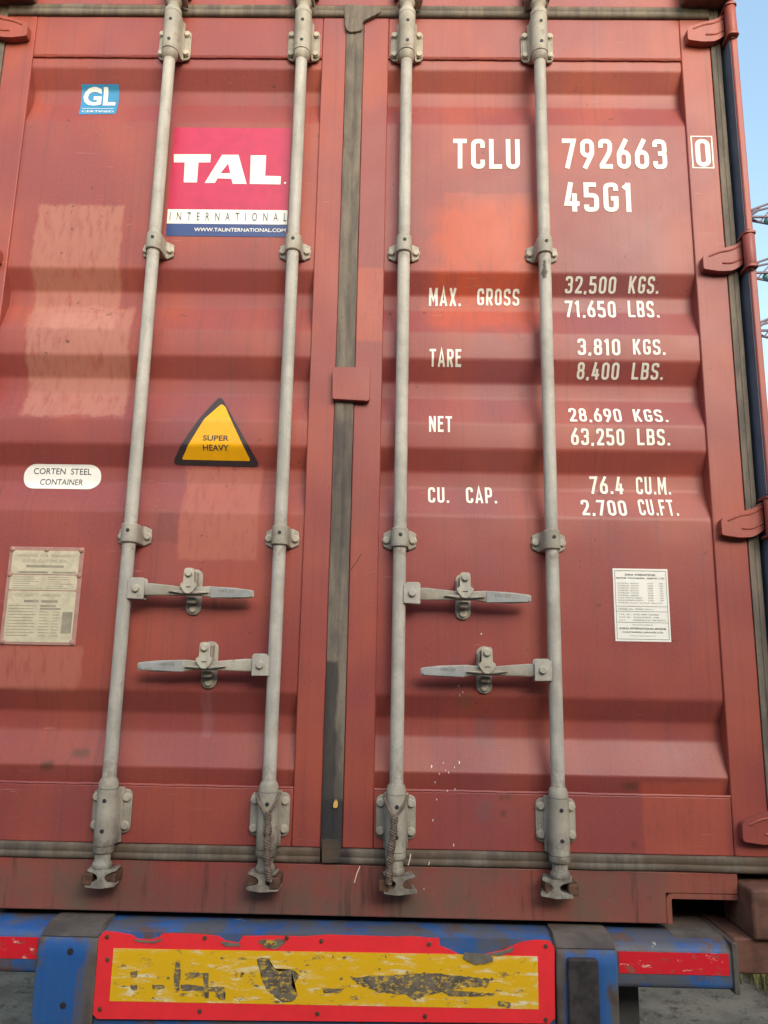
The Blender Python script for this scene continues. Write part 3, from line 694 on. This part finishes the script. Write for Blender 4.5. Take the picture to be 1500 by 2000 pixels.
# ------------------------------------------------------------------ painted lettering
WORDS = [("TCLU", 885, 272, 1015, 330), ("792663", 1098, 272, 1302, 330), ("45G1", 1102, 357, 1234, 414), ("MAX.", 838, 563, 900, 598), ("GROSS", 932, 564, 1014, 597),
 ("32,500", 1104, 540, 1203, 574), ("KGS.", 1228, 540, 1287, 574), ("71,650", 1103, 588, 1202, 620), ("LBS.", 1226, 588, 1286, 620), ("TARE", 839, 682, 901, 717),
 ("3,810", 1128, 662, 1211, 694), ("KGS.", 1236, 663, 1299, 693), ("8,400", 1127, 708, 1209, 742), ("LBS.", 1234, 709, 1296, 742), ("NET", 838, 813, 883, 844),
 ("28,690", 1111, 798, 1213, 824), ("KGS.", 1237, 800, 1303, 824), ("63,250", 1115, 837, 1219, 870), ("LBS.", 1244, 838, 1308, 870), ("CU.", 836, 952, 877, 982), ("CAP.", 910, 952, 970, 983),
 ("76.4", 1151, 931, 1217, 965), ("CU.M.", 1242, 932, 1309, 966), ("2,700", 1135, 977, 1223, 1007), ("CU.FT.", 1247, 976, 1323, 1007)]
for tx, x0, y0, x1, y1 in WORDS:
    ym = (y0+y1)/2; xm = (x0+x1)/2
    zt, zb = hit(xm, y0)[1], hit(xm, y1)[1]
    obj('lettering', stencil(tx, hit(x0, ym)[0], hit(x1, ym)[0], zb, zt), 'white', DR, smooth=False)
# boxed check digit, painted on the stile
bm = bmesh.new()
a, b = at(1358, 299), at(1387, 299); zt, zb = at(1372, 272)[1], at(1372, 326)[1]
for pts, cl in glyph('0')[1]: ribbon(bm, pts, cl, TS, 0, lambda u, v, y: (a[0]+u*(b[0]-a[0])/.46, -.0012, zb+v*(zt-zb)))
fx0, fx1 = at(1351.5, 298)[0], at(1391.5, 298)[0]; fz1, fz0 = at(1372, 267)[1], at(1372, 328)[1]
ribbon(bm, [(fx0, fz0), (fx1, fz0), (fx1, fz1), (fx0, fz1)], True, .0042, 0, lambda u, v, y: (u, -.0011, v))
obj('lettering', bm, 'white', DR, smooth=False)

# ------------------------------------------------------------------ stickers and plates
def sticker(name, bm, mat, label, eps=.0012):
    conform(bm, eps); o = obj(name, bm, mat, K, smooth=False); o['label'] = label; return o
def printed(bm, mat, parent, eps=.0020):
    conform(bm, eps); return obj('print', bm, mat, parent, smooth=False)
# blue certification sticker
q = [hit(*p) for p in ((159, 165), (232, 165), (230, 210), (226, 223), (154, 224), (158, 205))]
bm = bmesh.new(); poly(bm, q); S1 = sticker('certification_sticker', bm, 'gl', 'blue sticker lettered GL certified')
gx, gz = hit(194, 191)
printed(font_bm('GL', width=.108, height=.066, bold=.035, x=gx+.002, z=gz+.001), 'stk_white', S1)
lx, lz = hit(192, 219); bm = font_bm('CERTIFIED', width=.104, height=.010, bold=.01, x=lx-.002, z=lz+.002)
uz = hit(194, 213)[1]; poly(bm, [(gx-.048, uz-.0010), (gx+.056, uz-.0010), (gx+.056, uz+.0012), (gx-.048, uz+.0012)]); printed(bm, 'stk_white', S1)
# lessor's sticker: crimson, white band, navy band
tx0, tx1 = -.5735, -.1975
z4, z3, z2, z1 = 2.333, 2.043, 1.9935, 1.951
bm = bmesh.new(); poly(bm, [(tx0, z3), (tx1, z3), (tx1, z4), (tx0, z4)]); S2 = sticker('leasing_sticker', bm, 'tal', 'crimson white and navy sticker lettered TAL INTERNATIONAL')
bm = bmesh.new(); poly(bm, [(tx0, z2), (tx1, z2), (tx1, z3-.0002), (tx0, z3-.0002)]); printed(bm, 'stk_white', S2, .0012)
bm = bmesh.new(); poly(bm, [(tx0, z1), (tx1, z1), (tx1, z2-.0002), (tx0, z2-.0002)]); printed(bm, 'navy', S2, .0012)
def TP(px, py): return at(px, py, CREST)
bm = bmesh.new()
for g in ([(340, 302), (412, 302), (411, 318), (388, 318), (385, 357), (359, 357), (361, 318), (340, 318)],
          [(490, 304), (520, 304), (518, 344), (549, 345), (548, 361), (488, 360)]):
    poly(bm, [TP(*p) for p in g])
A = [TP(*p) for p in ((400, 358), (434, 303), (466, 303), (482, 360), (455, 360), (452, 350), (425, 349), (420, 358))]
B = [TP(*p) for p in ((431, 339), (450, 339), (446, 320))]
va = [bm.verts.new((p[0], 0, p[1])) for p in A]; vb = [bm.verts.new((p[0], 0, p[1])) for p in B]
# A with its counter, as a fan of quads round the hole
for f in ((va[0], va[1], vb[0], va[7]), (va[1], va[2], vb[2], vb[0]), (va[2], va[3], vb[1], vb[2]), (va[3], va[4], va[5], vb[1]), (va[5], va[6], vb[0], vb[1]), (va[6], va[7], vb[0])): bm.faces.new(f)
d0 = TP(557, 358); poly(bm, [(d0[0]+.004*math.cos(k*.7854), d0[1]+.004*math.sin(k*.7854)) for k in range(8)])
printed(bm, 'stk_white', S2)
printed(font_bm('INTERNATIONAL', width=.366, height=.028, space=2.6, x=(tx0+tx1)/2+.003, z=(z2+z3)/2), 'ink', S2)
printed(font_bm('WWW.TALINTERNATIONAL.COM', width=.285, height=.0125, bold=.012, x=tx1-.146, z=(z1+z2)/2+.001), 'stk_white', S2)
# warning triangle
def HP(*p): return hit(*p)
def draped_outline(pts, r):
    q = [hit(*p) for p in pts]; return fillet(q, r, True, 6)
bm = bmesh.new(); poly(bm, draped_outline([(431, 772), (510, 913), (336, 908)], .022)); S3 = sticker('warning_sticker', bm, 'tri', 'yellow and black triangle lettered SUPER HEAVY')
bm = bmesh.new(); poly(bm, draped_outline([(433, 789), (440, 794), (490, 901), (355, 898), (362, 884), (400, 818)], .008)); printed(bm, 'yellow', S3, .0020)
for s_, p in (('SUPER', (422, 856)), ('HEAVY', (422, 875))):
    x_, z_ = hit(*p); printed(font_bm(s_, width=.076, height=.0165, bold=.018, x=x_, z=z_), 'ink', S3, .0027)
# corten steel oval
x0, zc = hit(47, 931); x1, _ = hit(198, 931); zt, zb = hit(122, 907)[1], hit(122, 955)[1]
bm = bmesh.new(); poly(bm, rrect(x0, x1, zb, zt, (zt-zb)*.47, 10)); S4 = sticker('steel_grade_sticker', bm, 'stk_white', 'white oval sticker lettered CORTEN STEEL CONTAINER')
for s_, p, wd in (('CORTEN  STEEL', (123, 921), .172), ('CONTAINER', (121, 942), .128)):
    x_, z_ = hit(*p); printed(font_bm(s_, width=wd, height=.0185, bold=.004, x=x_, z=z_), 'ink', S4)
# maker's sheet
c4 = [TP(1195, 1110), TP(1303, 1111), TP(1311, 1254), TP(1203, 1253)]
mx0, mx1 = (c4[0][0]+c4[3][0])/2, (c4[1][0]+c4[2][0])/2; mz1, mz0 = c4[0][1], c4[2][1]
bm = bmesh.new(); poly(bm, [(mx0, mz0), (mx1, mz0), (mx1, mz1), (mx0, mz1)]); S5 = sticker('maker_sticker', bm, 'stk_white', 'white sheet of small print from the container maker')
W_, H_ = mx1-mx0, mz1-mz0; mx = lambda u: mx0+u*W_; mz = lambda v: mz1-v*H_
bm = bmesh.new(); ribbon(bm, [(mx(.035), mz(.97)), (mx(.965), mz(.97)), (mx(.965), mz(.03)), (mx(.035), mz(.03))], True, .0012, 0, lambda u, v, y: (u, 0, v))
for v in (.525, .595, .745): poly(bm, [(mx(.04), mz(v)), (mx(.96), mz(v)), (mx(.96), mz(v)+.001), (mx(.04), mz(v)+.001)])
printed(bm, 'ink2', S5)
LN = [('CHINA  INTERNATIONAL', .5, .085, .56, .026, 'C'), ('MARINE  CONTAINERS  (GROUP)  LTD.', .5, .135, .88, .026, 'C')]
rows = (('EXTERNAL  LENGTH', '12192'), ('EXTERNAL  WIDTH', '2438'), ('EXTERNAL  HEIGHT', '2896'), ('INTERNAL  LENGTH', '12032'), ('INTERNAL  WIDTH', '2352'), ('INTERNAL  HEIGHT', '2698'), ('DOOR OPENING HEIGHT', '2585'), ('DOOR OPENING WIDTH', '2340'))
for i, (a_, b_) in enumerate(rows):
    v = .205+i*.0335; LN += [(a_, .08, v, .38 if i < 6 else .44, .016, 'L'), (b_, .72, v, .10, .016, 'R'), ('MM', .90, v, .06, .016, 'R')]
LN += [('INTERNAL CU.CAP.  76.4 CU.M  2700 CU.FT.', .08, .475, .80, .016, 'L'), ('MODEL No.  CP40H-1A1A-1', .08, .56, .62, .020, 'L'), ('T.I.R.  No.   D/GL-4820-122/2006', .08, .633, .72, .018, 'L'),
       ('C.S.C. No.   D-HH-8126/GL  6186', .08, .672, .72, .018, 'L'), ('T.C.T.          IM/FRADALEUM  FHP-40/2572', .08, .711, .84, .018, 'L'), ('MANUFACTURED BY', .5, .775, .38, .014, 'C'),
       ('CHINA INTERNATIONAL MARINE', .5, .825, .84, .026, 'C'), ('CONTAINERS (GROUP) LTD.', .5, .878, .74, .026, 'C'), ('SHEKOU, SHENZHEN, P.R.C.', .5, .925, .48, .014, 'C')]
bm = bmesh.new(); bm2 = bmesh.new()
for s_, u, v, wd, ht, al in LN:
    font_bm(s_, width=wd*W_, height=ht*H_, bold=.01 if ht > .02 else .0, x=mx(u), z=mz(v), align=al, bm=bm if ht > .02 else bm2)
printed(bm, 'ink', S5, .0022); printed(bm2, 'ink2', S5, .0022)
# riveted approval plate
cx0, cx1, cz0, cz1 = -.948, -.7335, .6915, .968
bm = bmesh.new(); prism(bm, rrect(cx0, cx1, cz0, cz1, .004), 'y', CREST-.0035, CREST); P0 = obj('approval_plate', bm, 'plate_edge', K, bevel=.001); P0['label'] = 'riveted metal approval plate with worn lettering'
yp = CREST-.0045
bm = bmesh.new(); zs = [cz1-.010, cz1-.010-.070, cz1-.010-.115, cz0+.006]
for a_, b_ in zip(zs, zs[1:]): prism(bm, fillet([(cx0+.010, b_+.0012), (cx1-.012, b_+.0012), (cx1-.012, a_-.0012), (cx0+.010, a_-.0012)], .006, True, 3), 'y', yp, CREST-.003)
obj('plate_face', bm, 'plate', P0, bevel=.0006)
bm = bmesh.new(); PW = cx1-cx0-.024; pxc = (cx0+cx1)/2-.001
font_bm('APPROVED  FOR  TRANSPORT', width=PW*.86, height=.0085, x=pxc, z=cz1-.0255, y=yp-.0004, bm=bm)
font_bm('UNDER  CUSTOMS  SEAL', width=PW*.68, height=.0085, x=pxc, z=cz1-.0405, y=yp-.0004, bm=bm)
font_bm('CSC  SAFETY  APPROVAL', width=PW*.70, height=.0080, x=pxc-.01, z=cz1-.138, y=yp-.0004, bm=bm)
obj('print', bm, 'ink3', P0, smooth=False)
bm = bmesh.new(); rr_ = random.Random(3)
def bar(u0, u1, v, h): poly(bm, [(cx0+.012+u0*PW, cz1-v-h/2), (cx0+.012+u1*PW, cz1-v-h/2), (cx0+.012+u1*PW, cz1-v+h/2), (cx0+.012+u0*PW, cz1-v+h/2)], yp-.0003)
bar(.22, .78, .056, .007); bar(.10, .55, .073, .005); bar(.62, .97, .073, .005); bar(.24, .46, .155, .007); bar(.49, .74, .155, .007); bar(.49, .72, .168, .005); bar(.49, .80, .176, .005)
for i in range(6):
    v = .087+i*.0062; bar(.04, rr_.uniform(.3, .5), v, .0016); bar(.56, rr_.uniform(.75, .98), v, .0016)
for i in range(11):
    v = .168+i*.0083
    bar(.02, rr_.uniform(.34, .44), v, .0020)
    if i > 1: bar(.49, rr_.uniform(.6, .66), v, .0020); bar(.68, rr_.uniform(.76, .79), v, .0020)
bar(.83, .98, .214, .060)
obj('print', bm, 'ink3', P0, smooth=False)
for x_, z_ in ((cx0+.009, cz1-.008), ((cx0+cx1)/2, cz1-.008), (cx1-.008, cz1-.008), (cx0+.009, cz1-.080), (cx1-.008, cz1-.080), (cx1-.010, cz0+.009), (cx0+.009, cz0+.009)):
    bm = bmesh.new(); lathe(bm, [(.0072, CREST-.003), (.0068, CREST-.0065), (.0035, CREST-.0085)], x_, z_, 12, 'y'); obj('rivet', bm, 'plate_edge', P0)

# small paint chips and drips of white on the lettered door
def chips(parent, spots, mat, name):
    bm = bmesh.new()
    for (px, py, w_, h_) in spots:
        x_, z_ = hit(px, py); n = 7
        poly(bm, [(x_+w_*random.uniform(.6, 1)*math.cos(2*math.pi*k/n), z_+h_*random.uniform(.6, 1)*math.sin(2*math.pi*k/n)) for k in range(n)])
    conform(bm, .0016); o = obj(name, bm, mat, parent, smooth=False); o['kind'] = 'stuff'; return o
sp = [(843, 1497, .002, .005), (858, 1511, .0018, .004), (866, 1490, .0015, .003), (897, 1489, .0018, .005), (876, 1508, .0014, .003), (850, 1528, .002, .004), (940, 1238, .0025, .003), (896, 1340, .0012, .004), (904, 1352, .0012, .003), (898, 1358, .001, .004)]
sp += [(835+random.uniform(0, 60), 1486+random.uniform(0, 40), .0012, .0025) for _ in range(3)]
chips(DR, sp, 'white', 'paint_splashes')
bm = bmesh.new()
for pts, yy in (([(802, 1668), (800, 1680), (797, 1690)], -.0135), ([(839, 1683), (837, 1690)], -.0135), ([(703, 1692), (697, 1706), (692, 1724)], -.0042), ([(873, 1543), (874, 1546)], -.0012), ([(853, 1560), (853, 1563)], -.0012), ([(846, 1600), (845, 1604)], -.0012), ([(886, 1648), (886, 1653)], -.0012), ([(889, 1540), (888, 1543)], -.0012), ([(827, 1736), (829, 1736)], -.0042)):
    ribbon(bm, [at(*p, yy) for p in pts], False, .0022, 0, lambda u, v, y, yy=yy: (u, yy, v))
tag(obj('paint_drips', bm, 'white', DR, smooth=False), kind='stuff')
# a scratch through the paint of the stile
bm = bmesh.new(); ribbon(bm, fillet([at(705, 1082), at(698, 1096), at(690, 1106), at(684, 1115)], .01), False, .0024, 0, lambda u, v, y: (u, -.0009, v)); obj('scratch', bm, 'rust', DR, smooth=False)

# ------------------------------------------------------------------ the trailer below
T = empty('semi_trailer', (0, 0, 0)); tag(T, 'blue semi-trailer chassis with worn paint and red and yellow rear board, carrying the container', 'trailer')
def tz(z): return z+ZB
def tpart(name, bm, mat, parent=T, **k):
    bmesh.ops.translate(bm, vec=(0, 0, ZB), verts=bm.verts[:]); return obj(name, bm, mat, parent, **k)
bm = bmesh.new(); prism(bm, fillet([(.34, -.006), (-.030, -.006), (-.066, -.014), (-.078, -.030), (-.078, -.111), (-.05, -.118), (.34, -.118)], .012, True, 3), 'x', -1.0, 1.0)
BEAM = tpart('rear_beam', bm, 'blue')
for s in (-1, 1):
    bm = bmesh.new(); a, b = sorted((s*.562, s*.712))
    prism(bm, fillet([(.02, -.001), (-.055, -.001), (-.100, -.020), (-.108, -.05), (-.108, -.50), (.02, -.50)], .012, True, 3), 'x', a, b)
    PO = tpart('bumper_post', bm, 'post', bevel=.006, seg=3)
    bm = bmesh.new(); prism(bm, [(.018, .0012), (-.054, .0012), (-.099, -.0185), (-.094, -.024), (-.05, -.003), (.018, -.003)], 'x', a+.004, b-.004); tpart('worn_cap', bm, 'grime', PO)
    if s > 0:
        bm = bmesh.new(); prism(bm, rrect(.588, .662, -.46, -.036, .008), 'y', -.122, -.104); tpart('rubber_buffer', bm, 'buffer', PO, bevel=.004, seg=3)
    else:
        for x_, z_ in ((-.628, -.050), (-.634, -.170)):
            bm = bmesh.new(); lathe(bm, [(.0075, -.106), (.0075, -.1095), (.004, -.110)], x_, z_, 12, 'y'); tpart('bolt_hole', bm, 'hole', PO)
    # outer ends: red tape, end plate, twist-lock seat under the casting
    bm = bmesh.new(); a, b = sorted((s*.722, s*.992)); box(bm, a, b, -.0795, -.0775, -.079, -.030); o = tpart('reflective_tape', bm, 'strip_red', BEAM)
    bm = bmesh.new(); a, b = sorted((s*1.0005, s*1.014)); box(bm, a, b, -.084, .34, -.120, -.004); tpart('end_plate', bm, 'post', bevel=.002)
    bm = bmesh.new(); a, b = sorted((s*1.0145, s*1.225)); box(bm, a, b, -.060, .40, -.082, .0006); tpart('twist_lock_seat', bm, 'castrust', bevel=.005)
    if s > 0:
        bm = bmesh.new(); a, b = sorted((s*.724, s*.808)); box(bm, a, b, .06, .068, -.62, -.119); tpart('mud_flap', bm, 'flap')
    bm = bmesh.new(); a, b = sorted((s*.874, s*.9995)); prism(bm, [(.33, -.0052), (-.026, -.0052), (-.050, -.0105), (-.050, -.012), (.33, -.008)], 'x', a, b); tpart('rusty_top_plate', bm, 'grime', BEAM)
    # chassis rails, axles, wheels
    bm = bmesh.new(); a, b = s*.5-.07, s*.5+.07; box(bm, a, b, .341, 12.0, -.03, -.006); box(bm, a, b, .341, 12.0, -.40, -.375); box(bm, s*.5-.008, s*.5+.008, .341, 12.0, -.375, -.03); tpart('chassis_rail', bm, 'blue')
    bm = bmesh.new(); box(bm, s*.5-.05, s*.5+.05, 9.5, 9.65, .02-ZB, -.40); box(bm, s*.5-.12, s*.5+.12, 9.42, 9.73, -ZB, .02-ZB); tpart('landing_leg', bm, 'grime')
    for yy in (3.7, 5.0, 6.3):
        bm = bmesh.new(); box(bm, s*.5-.05, s*.5+.05, yy-.35, yy+.35, -.60, -.40); tpart('spring_hanger', bm, 'grime')
        for xx in (.80, 1.09):
            bm = bmesh.new(); wz = .5-ZB
            lathe(bm, [(.30, s*(xx-.12)), (.43, s*(xx-.13)), (.485, s*(xx-.10)), (.50, s*(xx-.06)), (.50, s*(xx+.06)), (.485, s*(xx+.10)), (.43, s*(xx+.13)), (.30, s*(xx+.12))], yy, wz, 36, 'x')
            WH = tpart('wheel', bm, 'rubber')
            bm = bmesh.new(); lathe(bm, [(.29, s*(xx-.121)), (.22, s*(xx-.05)), (.12, s*(xx+.05)), (.12, s*(xx+.13)), (.08, s*(xx+.14))], yy, wz, 24, 'x'); tpart('rim', bm, 'grime', WH)
for yy in (3.7, 5.0, 6.3):
    bm = bmesh.new(); lathe(bm, [(.065, -1.0), (.065, 1.0)], yy, .5-ZB, 16, 'x'); tpart('axle', bm, 'grime')
for yy in (1.6, 3.0, 7.4, 9.5, 11.8):
    bm = bmesh.new(); box(bm, -.43, .43, yy, yy+.1, -.36, -.06); tpart('cross_member', bm, 'blue')
bm = bmesh.new(); box(bm, -.5615, .5615, -.092, -.020, -.40, -.1185); tpart('lower_bumper_beam', bm, 'blue')
# rear marking board
BY = -.104
def bp(px, py): return at(px, py, BY)
torn = [(193, 1832), (203, 1819), (235, 1822), (256, 1826), (268, 1834), (292, 1836), (312, 1830), (318, 1823), (370, 1824), (400, 1826), (428, 1829), (440, 1838), (466, 1842), (474, 1829), (530, 1828), (590, 1830), (640, 1826), (700, 1828), (770, 1830), (806, 1829), (845, 1833), (857, 1832), (860, 1848), (880, 1856), (900, 1866), (930, 1868), (955, 1862), (985, 1856), (1000, 1848), (1020, 1840), (1050, 1836), (1074, 1838), (1083, 1850), (1084, 1990), (1072, 1999), (190, 1990), (181, 1982)]
bm = bmesh.new(); prism(bm, [bp(*p) for p in torn], 'y', BY, BY+.004); BD = tpart('marking_board', bm, 'board_red', smooth=False); BD['label'] = 'torn red and yellow rear marking board'
bm = bmesh.new(); prism(bm, [bp(*p) for p in ((196, 1822), (640, 1828), (1078, 1838), (1082, 1994), (186, 1987))], 'y', BY+.0045, BY+.012); tpart('board_backing', bm, 'blue', BD)
bm = bmesh.new(); prism(bm, [bp(*p) for p in ((222, 1852), (440, 1856), (640, 1859), (860, 1863), (1050, 1868), (1052, 1971), (640, 1963), (214, 1955))], 'y', BY-.0008, BY-.0001); tpart('yellow_panel', bm, 'board_yel', BD, smooth=False)
def blob(pts, jag=3.0, sub=5):
    out = []; n = len(pts)
    for i in range(n):
        a, b = Vector(pts[i]), Vector(pts[(i+1) % n])
        for k in range(sub):
            p = a.lerp(b, k/sub); out.append((p.x+random.uniform(-jag, jag), p.y+random.uniform(-jag, jag)*.8))
    return [bp(*p) for p in out]
WK = [0]
def worn(pts, mat='wornfilm', jag=1.6, sub=6, name='worn_patch', y=.0012):
    bm = bmesh.new(); q = blob(pts, jag, sub); WK[0] += 1; poly(bm, q, BY-y-WK[0]*.00002); bmesh.ops.triangulate(bm, faces=bm.faces[:]); return tpart(name, bm, mat, BD, smooth=False)
worn([(502, 1872), (526, 1870), (530, 1886), (545, 1896), (570, 1892), (584, 1903), (582, 1912), (570, 1924), (582, 1942), (574, 1954), (552, 1958), (536, 1946), (520, 1932), (512, 1910)])
worn([(342, 1880), (354, 1882), (352, 1900), (350, 1934), (341, 1932)]); worn([(352, 1922), (400, 1926), (436, 1928), (440, 1934), (400, 1936), (356, 1934)], jag=1.8)
worn([(398, 1900), (408, 1900), (408, 1948), (400, 1950)]); worn([(370, 1898), (396, 1900), (396, 1910), (372, 1908)], jag=1.6)
worn([(684, 1908), (760, 1904), (830, 1900), (900, 1906), (956, 1912), (950, 1928), (900, 1926), (870, 1938), (830, 1944), (812, 1954), (796, 1944), (740, 1938), (700, 1922)], jag=2.6, sub=7)
worn([(856, 1932), (930, 1938), (966, 1940), (940, 1946), (880, 1946)], jag=1.8); worn([(972, 1954), (998, 1958), (996, 1968), (974, 1964)])
worn([(256, 1898), (268, 1896), (266, 1908), (257, 1910)]); worn([(255, 1924), (268, 1924), (266, 1934), (257, 1934)]); worn([(298, 1922), (322, 1924), (318, 1932), (300, 1932)], jag=1.6)
worn([(418, 1932), (440, 1934), (438, 1952), (428, 1950)], jag=1.6); worn([(470, 1898), (478, 1900), (470, 1910)]); worn([(630, 1928), (672, 1930), (668, 1938), (634, 1938)], jag=1.8)
for _ in range(26):
    cx_, cy_ = random.uniform(230, 1040), random.uniform(1866, 1958); w_ = random.uniform(1.5, 9); h_ = random.uniform(1.5, 4)
    worn([(cx_-w_, cy_), (cx_, cy_-h_), (cx_+w_, cy_), (cx_, cy_+h_)], jag=1.0, sub=2, mat=random.choice(('wornfilm', 'bare')))
worn([(905, 1858), (960, 1862), (962, 1878), (930, 1882), (905, 1872)], 'bare', 1.5, 4, 'peeled_film', .004)
worn([(955, 1862), (985, 1854), (1004, 1848), (998, 1858), (975, 1866)], 'bare', 1.5, 3, 'peeled_film', .003)
worn([(260, 1834), (300, 1838), (316, 1832), (316, 1836), (300, 1842), (270, 1840)], 'bare', .8, 3); worn([(430, 1838), (468, 1842), (470, 1848), (440, 1848)], 'bare', .8, 3)
worn([(505, 1838), (545, 1832), (560, 1840), (540, 1852), (515, 1850)], 'wornfilm', 3, 4)
for px, py in ((209, 1830), (400, 1832), (560, 1832), (628, 1838), (838, 1844), (1066, 1848), (195, 1971), (390, 1975), (620, 1980), (830, 1985), (1066, 1992), (210, 1874)):
    x_, z_ = bp(px, py); bm = bmesh.new(); lathe(bm, [(.0055, BY), (.005, BY-.002), (.003, BY-.003)], x_, z_, 10, 'y'); tpart('rivet', bm, 'rust', BD)

# ------------------------------------------------------------------ things hanging on the container
def wire_tie(x, label, side):
    o = empty('wire_tie', (x, RY-.03, ZB+.30)); tag(o, label, 'wire', 'wire ties on the locking bars')
    bm = bmesh.new(); n = 90
    kx = .012*side
    axis = []
    for k in range(n+1):                                          # two strands twisted down over the sleeve to the cam
        t = k/n; axis.append(Vector((kx*(.4+t*1.0)+.002*math.sin(t*7), -.006-.006*math.sin(t*3.1)+(.012*max(0, t-.55)), -.022-t*.165)))
    for ph in (0, math.pi*2/3, math.pi*4/3):
        pts = []
        for k, c in enumerate(axis):
            a = ph+k*.62; rr = .0058+.0012*math.sin(k*.35); pts.append((c.x+rr*math.cos(a), c.y+rr*math.sin(a)-.004, c.z))
        tube(bm, pts, .0040, 6)
    obj('twisted_strand', bm, 'wire', o)
    bm = bmesh.new()
    for q in (-1, 1):                                             # the loop round the collar
        pts = []
        for k in range(15):
            t = k/14; a = math.pi/2*(1-t); pts.append((q*.030*math.sin(math.pi/2*(1-t*.93))+kx*.4*t, .026-.036*math.sin(t*math.pi/2), .020-.046*t**1.3))
        tube(bm, pts, .0042, 6)
    obj('loop', bm, 'wire', o); return o
M['wire'] = flat('rusty_twisted_wire', lin(122, 104, 90), .8, 0, .3, 90)
wire_tie(-.1675, 'rusty twisted wire hung on the bar nearest the seal, door with the yellow triangle', 1)
wire_tie(.1675, 'rusty twisted wire hung on the bar nearest the seal, door with white numbers', -1)
M['leaf'] = flat('dry_yellow_leaf', lin(226, 176, 92), .6, 0, .1, 120)
lx, lz = at(655, 1571, -.014); bm = bmesh.new()
prism(bm, fillet([(lx-.006, lz-.009), (lx+.005, lz-.009), (lx+.007, lz+.002), (lx+.001, lz+.013), (lx-.005, lz+.004)], .004, True, 3), 'y', -.014, -.0065)
bmesh.ops.translate(bm, vec=(0, 0, ZB), verts=bm.verts[:])
tag(obj('leaf_scrap', bm, 'leaf'), 'tiny yellow leaf scrap stuck to the black centre seal', 'leaf')

# ------------------------------------------------------------------ pylon far behind, weeds
M['steel'] = flat('weathered_lattice_steel', lin(128, 112, 128), .7, 0, .15, 2)
M['insul'] = flat('glazed_teal_insulator', lin(84, 138, 150), .3, 0, .1, 6)
def wpx(px, py, Y):
    x, z = at(px, py, Y); return Vector((x, Y, z+ZB))
def pylon():
    Y = 30.0; c = wpx(1625, 700, Y); base = Vector((c.x, Y, 0)); o = empty('power_pylon', base); tag(o, 'grey lattice power pylon with insulators against the sky', 'pylon')
    def half(z): return .42+max(0, 24-z)*.05
    def bar_(name, a, b, r, mat='steel', seg=5):
        bm = bmesh.new(); tube(bm, [a, b], r, seg); return obj(name, bm, mat, o)
    levels = [0, 5, 9, 12, 14.5, 16.6, 18.0, 19.4, 20.7, 22.0, 23.2, 24.6]
    P = lambda sx, sy, z: Vector((sx*half(z), sy*half(z), z))
    for sx in (-1, 1):
        for sy in (-1, 1): bar_('leg', P(sx, sy, 0), P(sx, sy, 24.6), .085)
    for a, b in zip(levels, levels[1:]):
        for (s1, s2) in (((-1, -1), (1, -1)), ((1, -1), (1, 1)), ((1, 1), (-1, 1)), ((-1, 1), (-1, -1))):
            bar_('brace', P(*s1, a), P(*s2, b), .042); bar_('brace', P(*s2, a), P(*s1, b), .042); bar_('brace', P(*s1, b), P(*s2, b), .038)
    for za, ln in ((22.0, 3.9), (19.2, 4.3), (16.4, 4.0)):
        for s in (-1, 1):
            tip = Vector((s*ln, 0, za+.3))
            for sy in (-1, 1):
                lo, hi = P(s, sy, za), P(s, sy, za+1.5)
                bar_('cross_arm', lo, tip, .065); bar_('cross_arm', hi, tip, .055)
                for k in range(1, 5):
                    bar_('brace', lo.lerp(tip, k/5), hi.lerp(tip, (k-1)/5), .034)
            for k in range(1, 5): bar_('brace', P(s, -1, za).lerp(tip, k/5), P(s, 1, za).lerp(tip, (k-1)/5), .03)
            for sx2 in (.55, 1.0):
                t0 = P(s, 0, za).lerp(tip, sx2); d = Vector((0, -.75, -.66)).normalized(); bm = bmesh.new(); pts = []; rr = []
                for k in range(8):
                    for u, r in ((0, .05), (.05, .15), (.12, .05)): pts.append(t0+d*(.1+k*.17+u)); rr.append(r)
                tube(bm, [t0]+pts, [.03]+rr, 10); obj('insulator', bm, 'insul', o)
pylon()
def weeds():
    bm = bmesh.new(); rnd = random.Random(5)
    for cx_, cy_, n, hh in ((2.50, 2.95, 420, .22), (2.62, 3.4, 420, .28), (2.9, 2.75, 420, .26), (3.1, 3.2, 420, .3), (-3.0, 3.2, 240, .24)):
        for _ in range(n):
            x = cx_+rnd.gauss(0, .13); y = cy_+rnd.gauss(0, .2); h = hh*rnd.uniform(.3, 1); a = rnd.uniform(0, 6.28); b = rnd.uniform(.1, .55)*h
            wd = rnd.uniform(.003, .008); dx, dy = math.cos(a), math.sin(a); pv = None
            for k in range(4):
                t = k/3; p = Vector((x+dx*b*t*t, y+dy*b*t*t, -.03+h*t)); q = Vector((-dy, dx, 0))*wd*(1-t*.85)
                r = [bm.verts.new(p-q), bm.verts.new(p+q)]
                if pv: bm.faces.new((pv[0], pv[1], r[1], r[0]))
                pv = r
    t = NT('dry_green_weeds'); c = t.mix(t.ramp(t.noise(6, 3), .35, .65), lin(96, 98, 52), lin(136, 130, 76))
    tag(obj('weeds', bm, t.set(c, .7)), 'dry green weeds growing in the mud beyond the trailer', 'weeds', kind='stuff')
weeds()
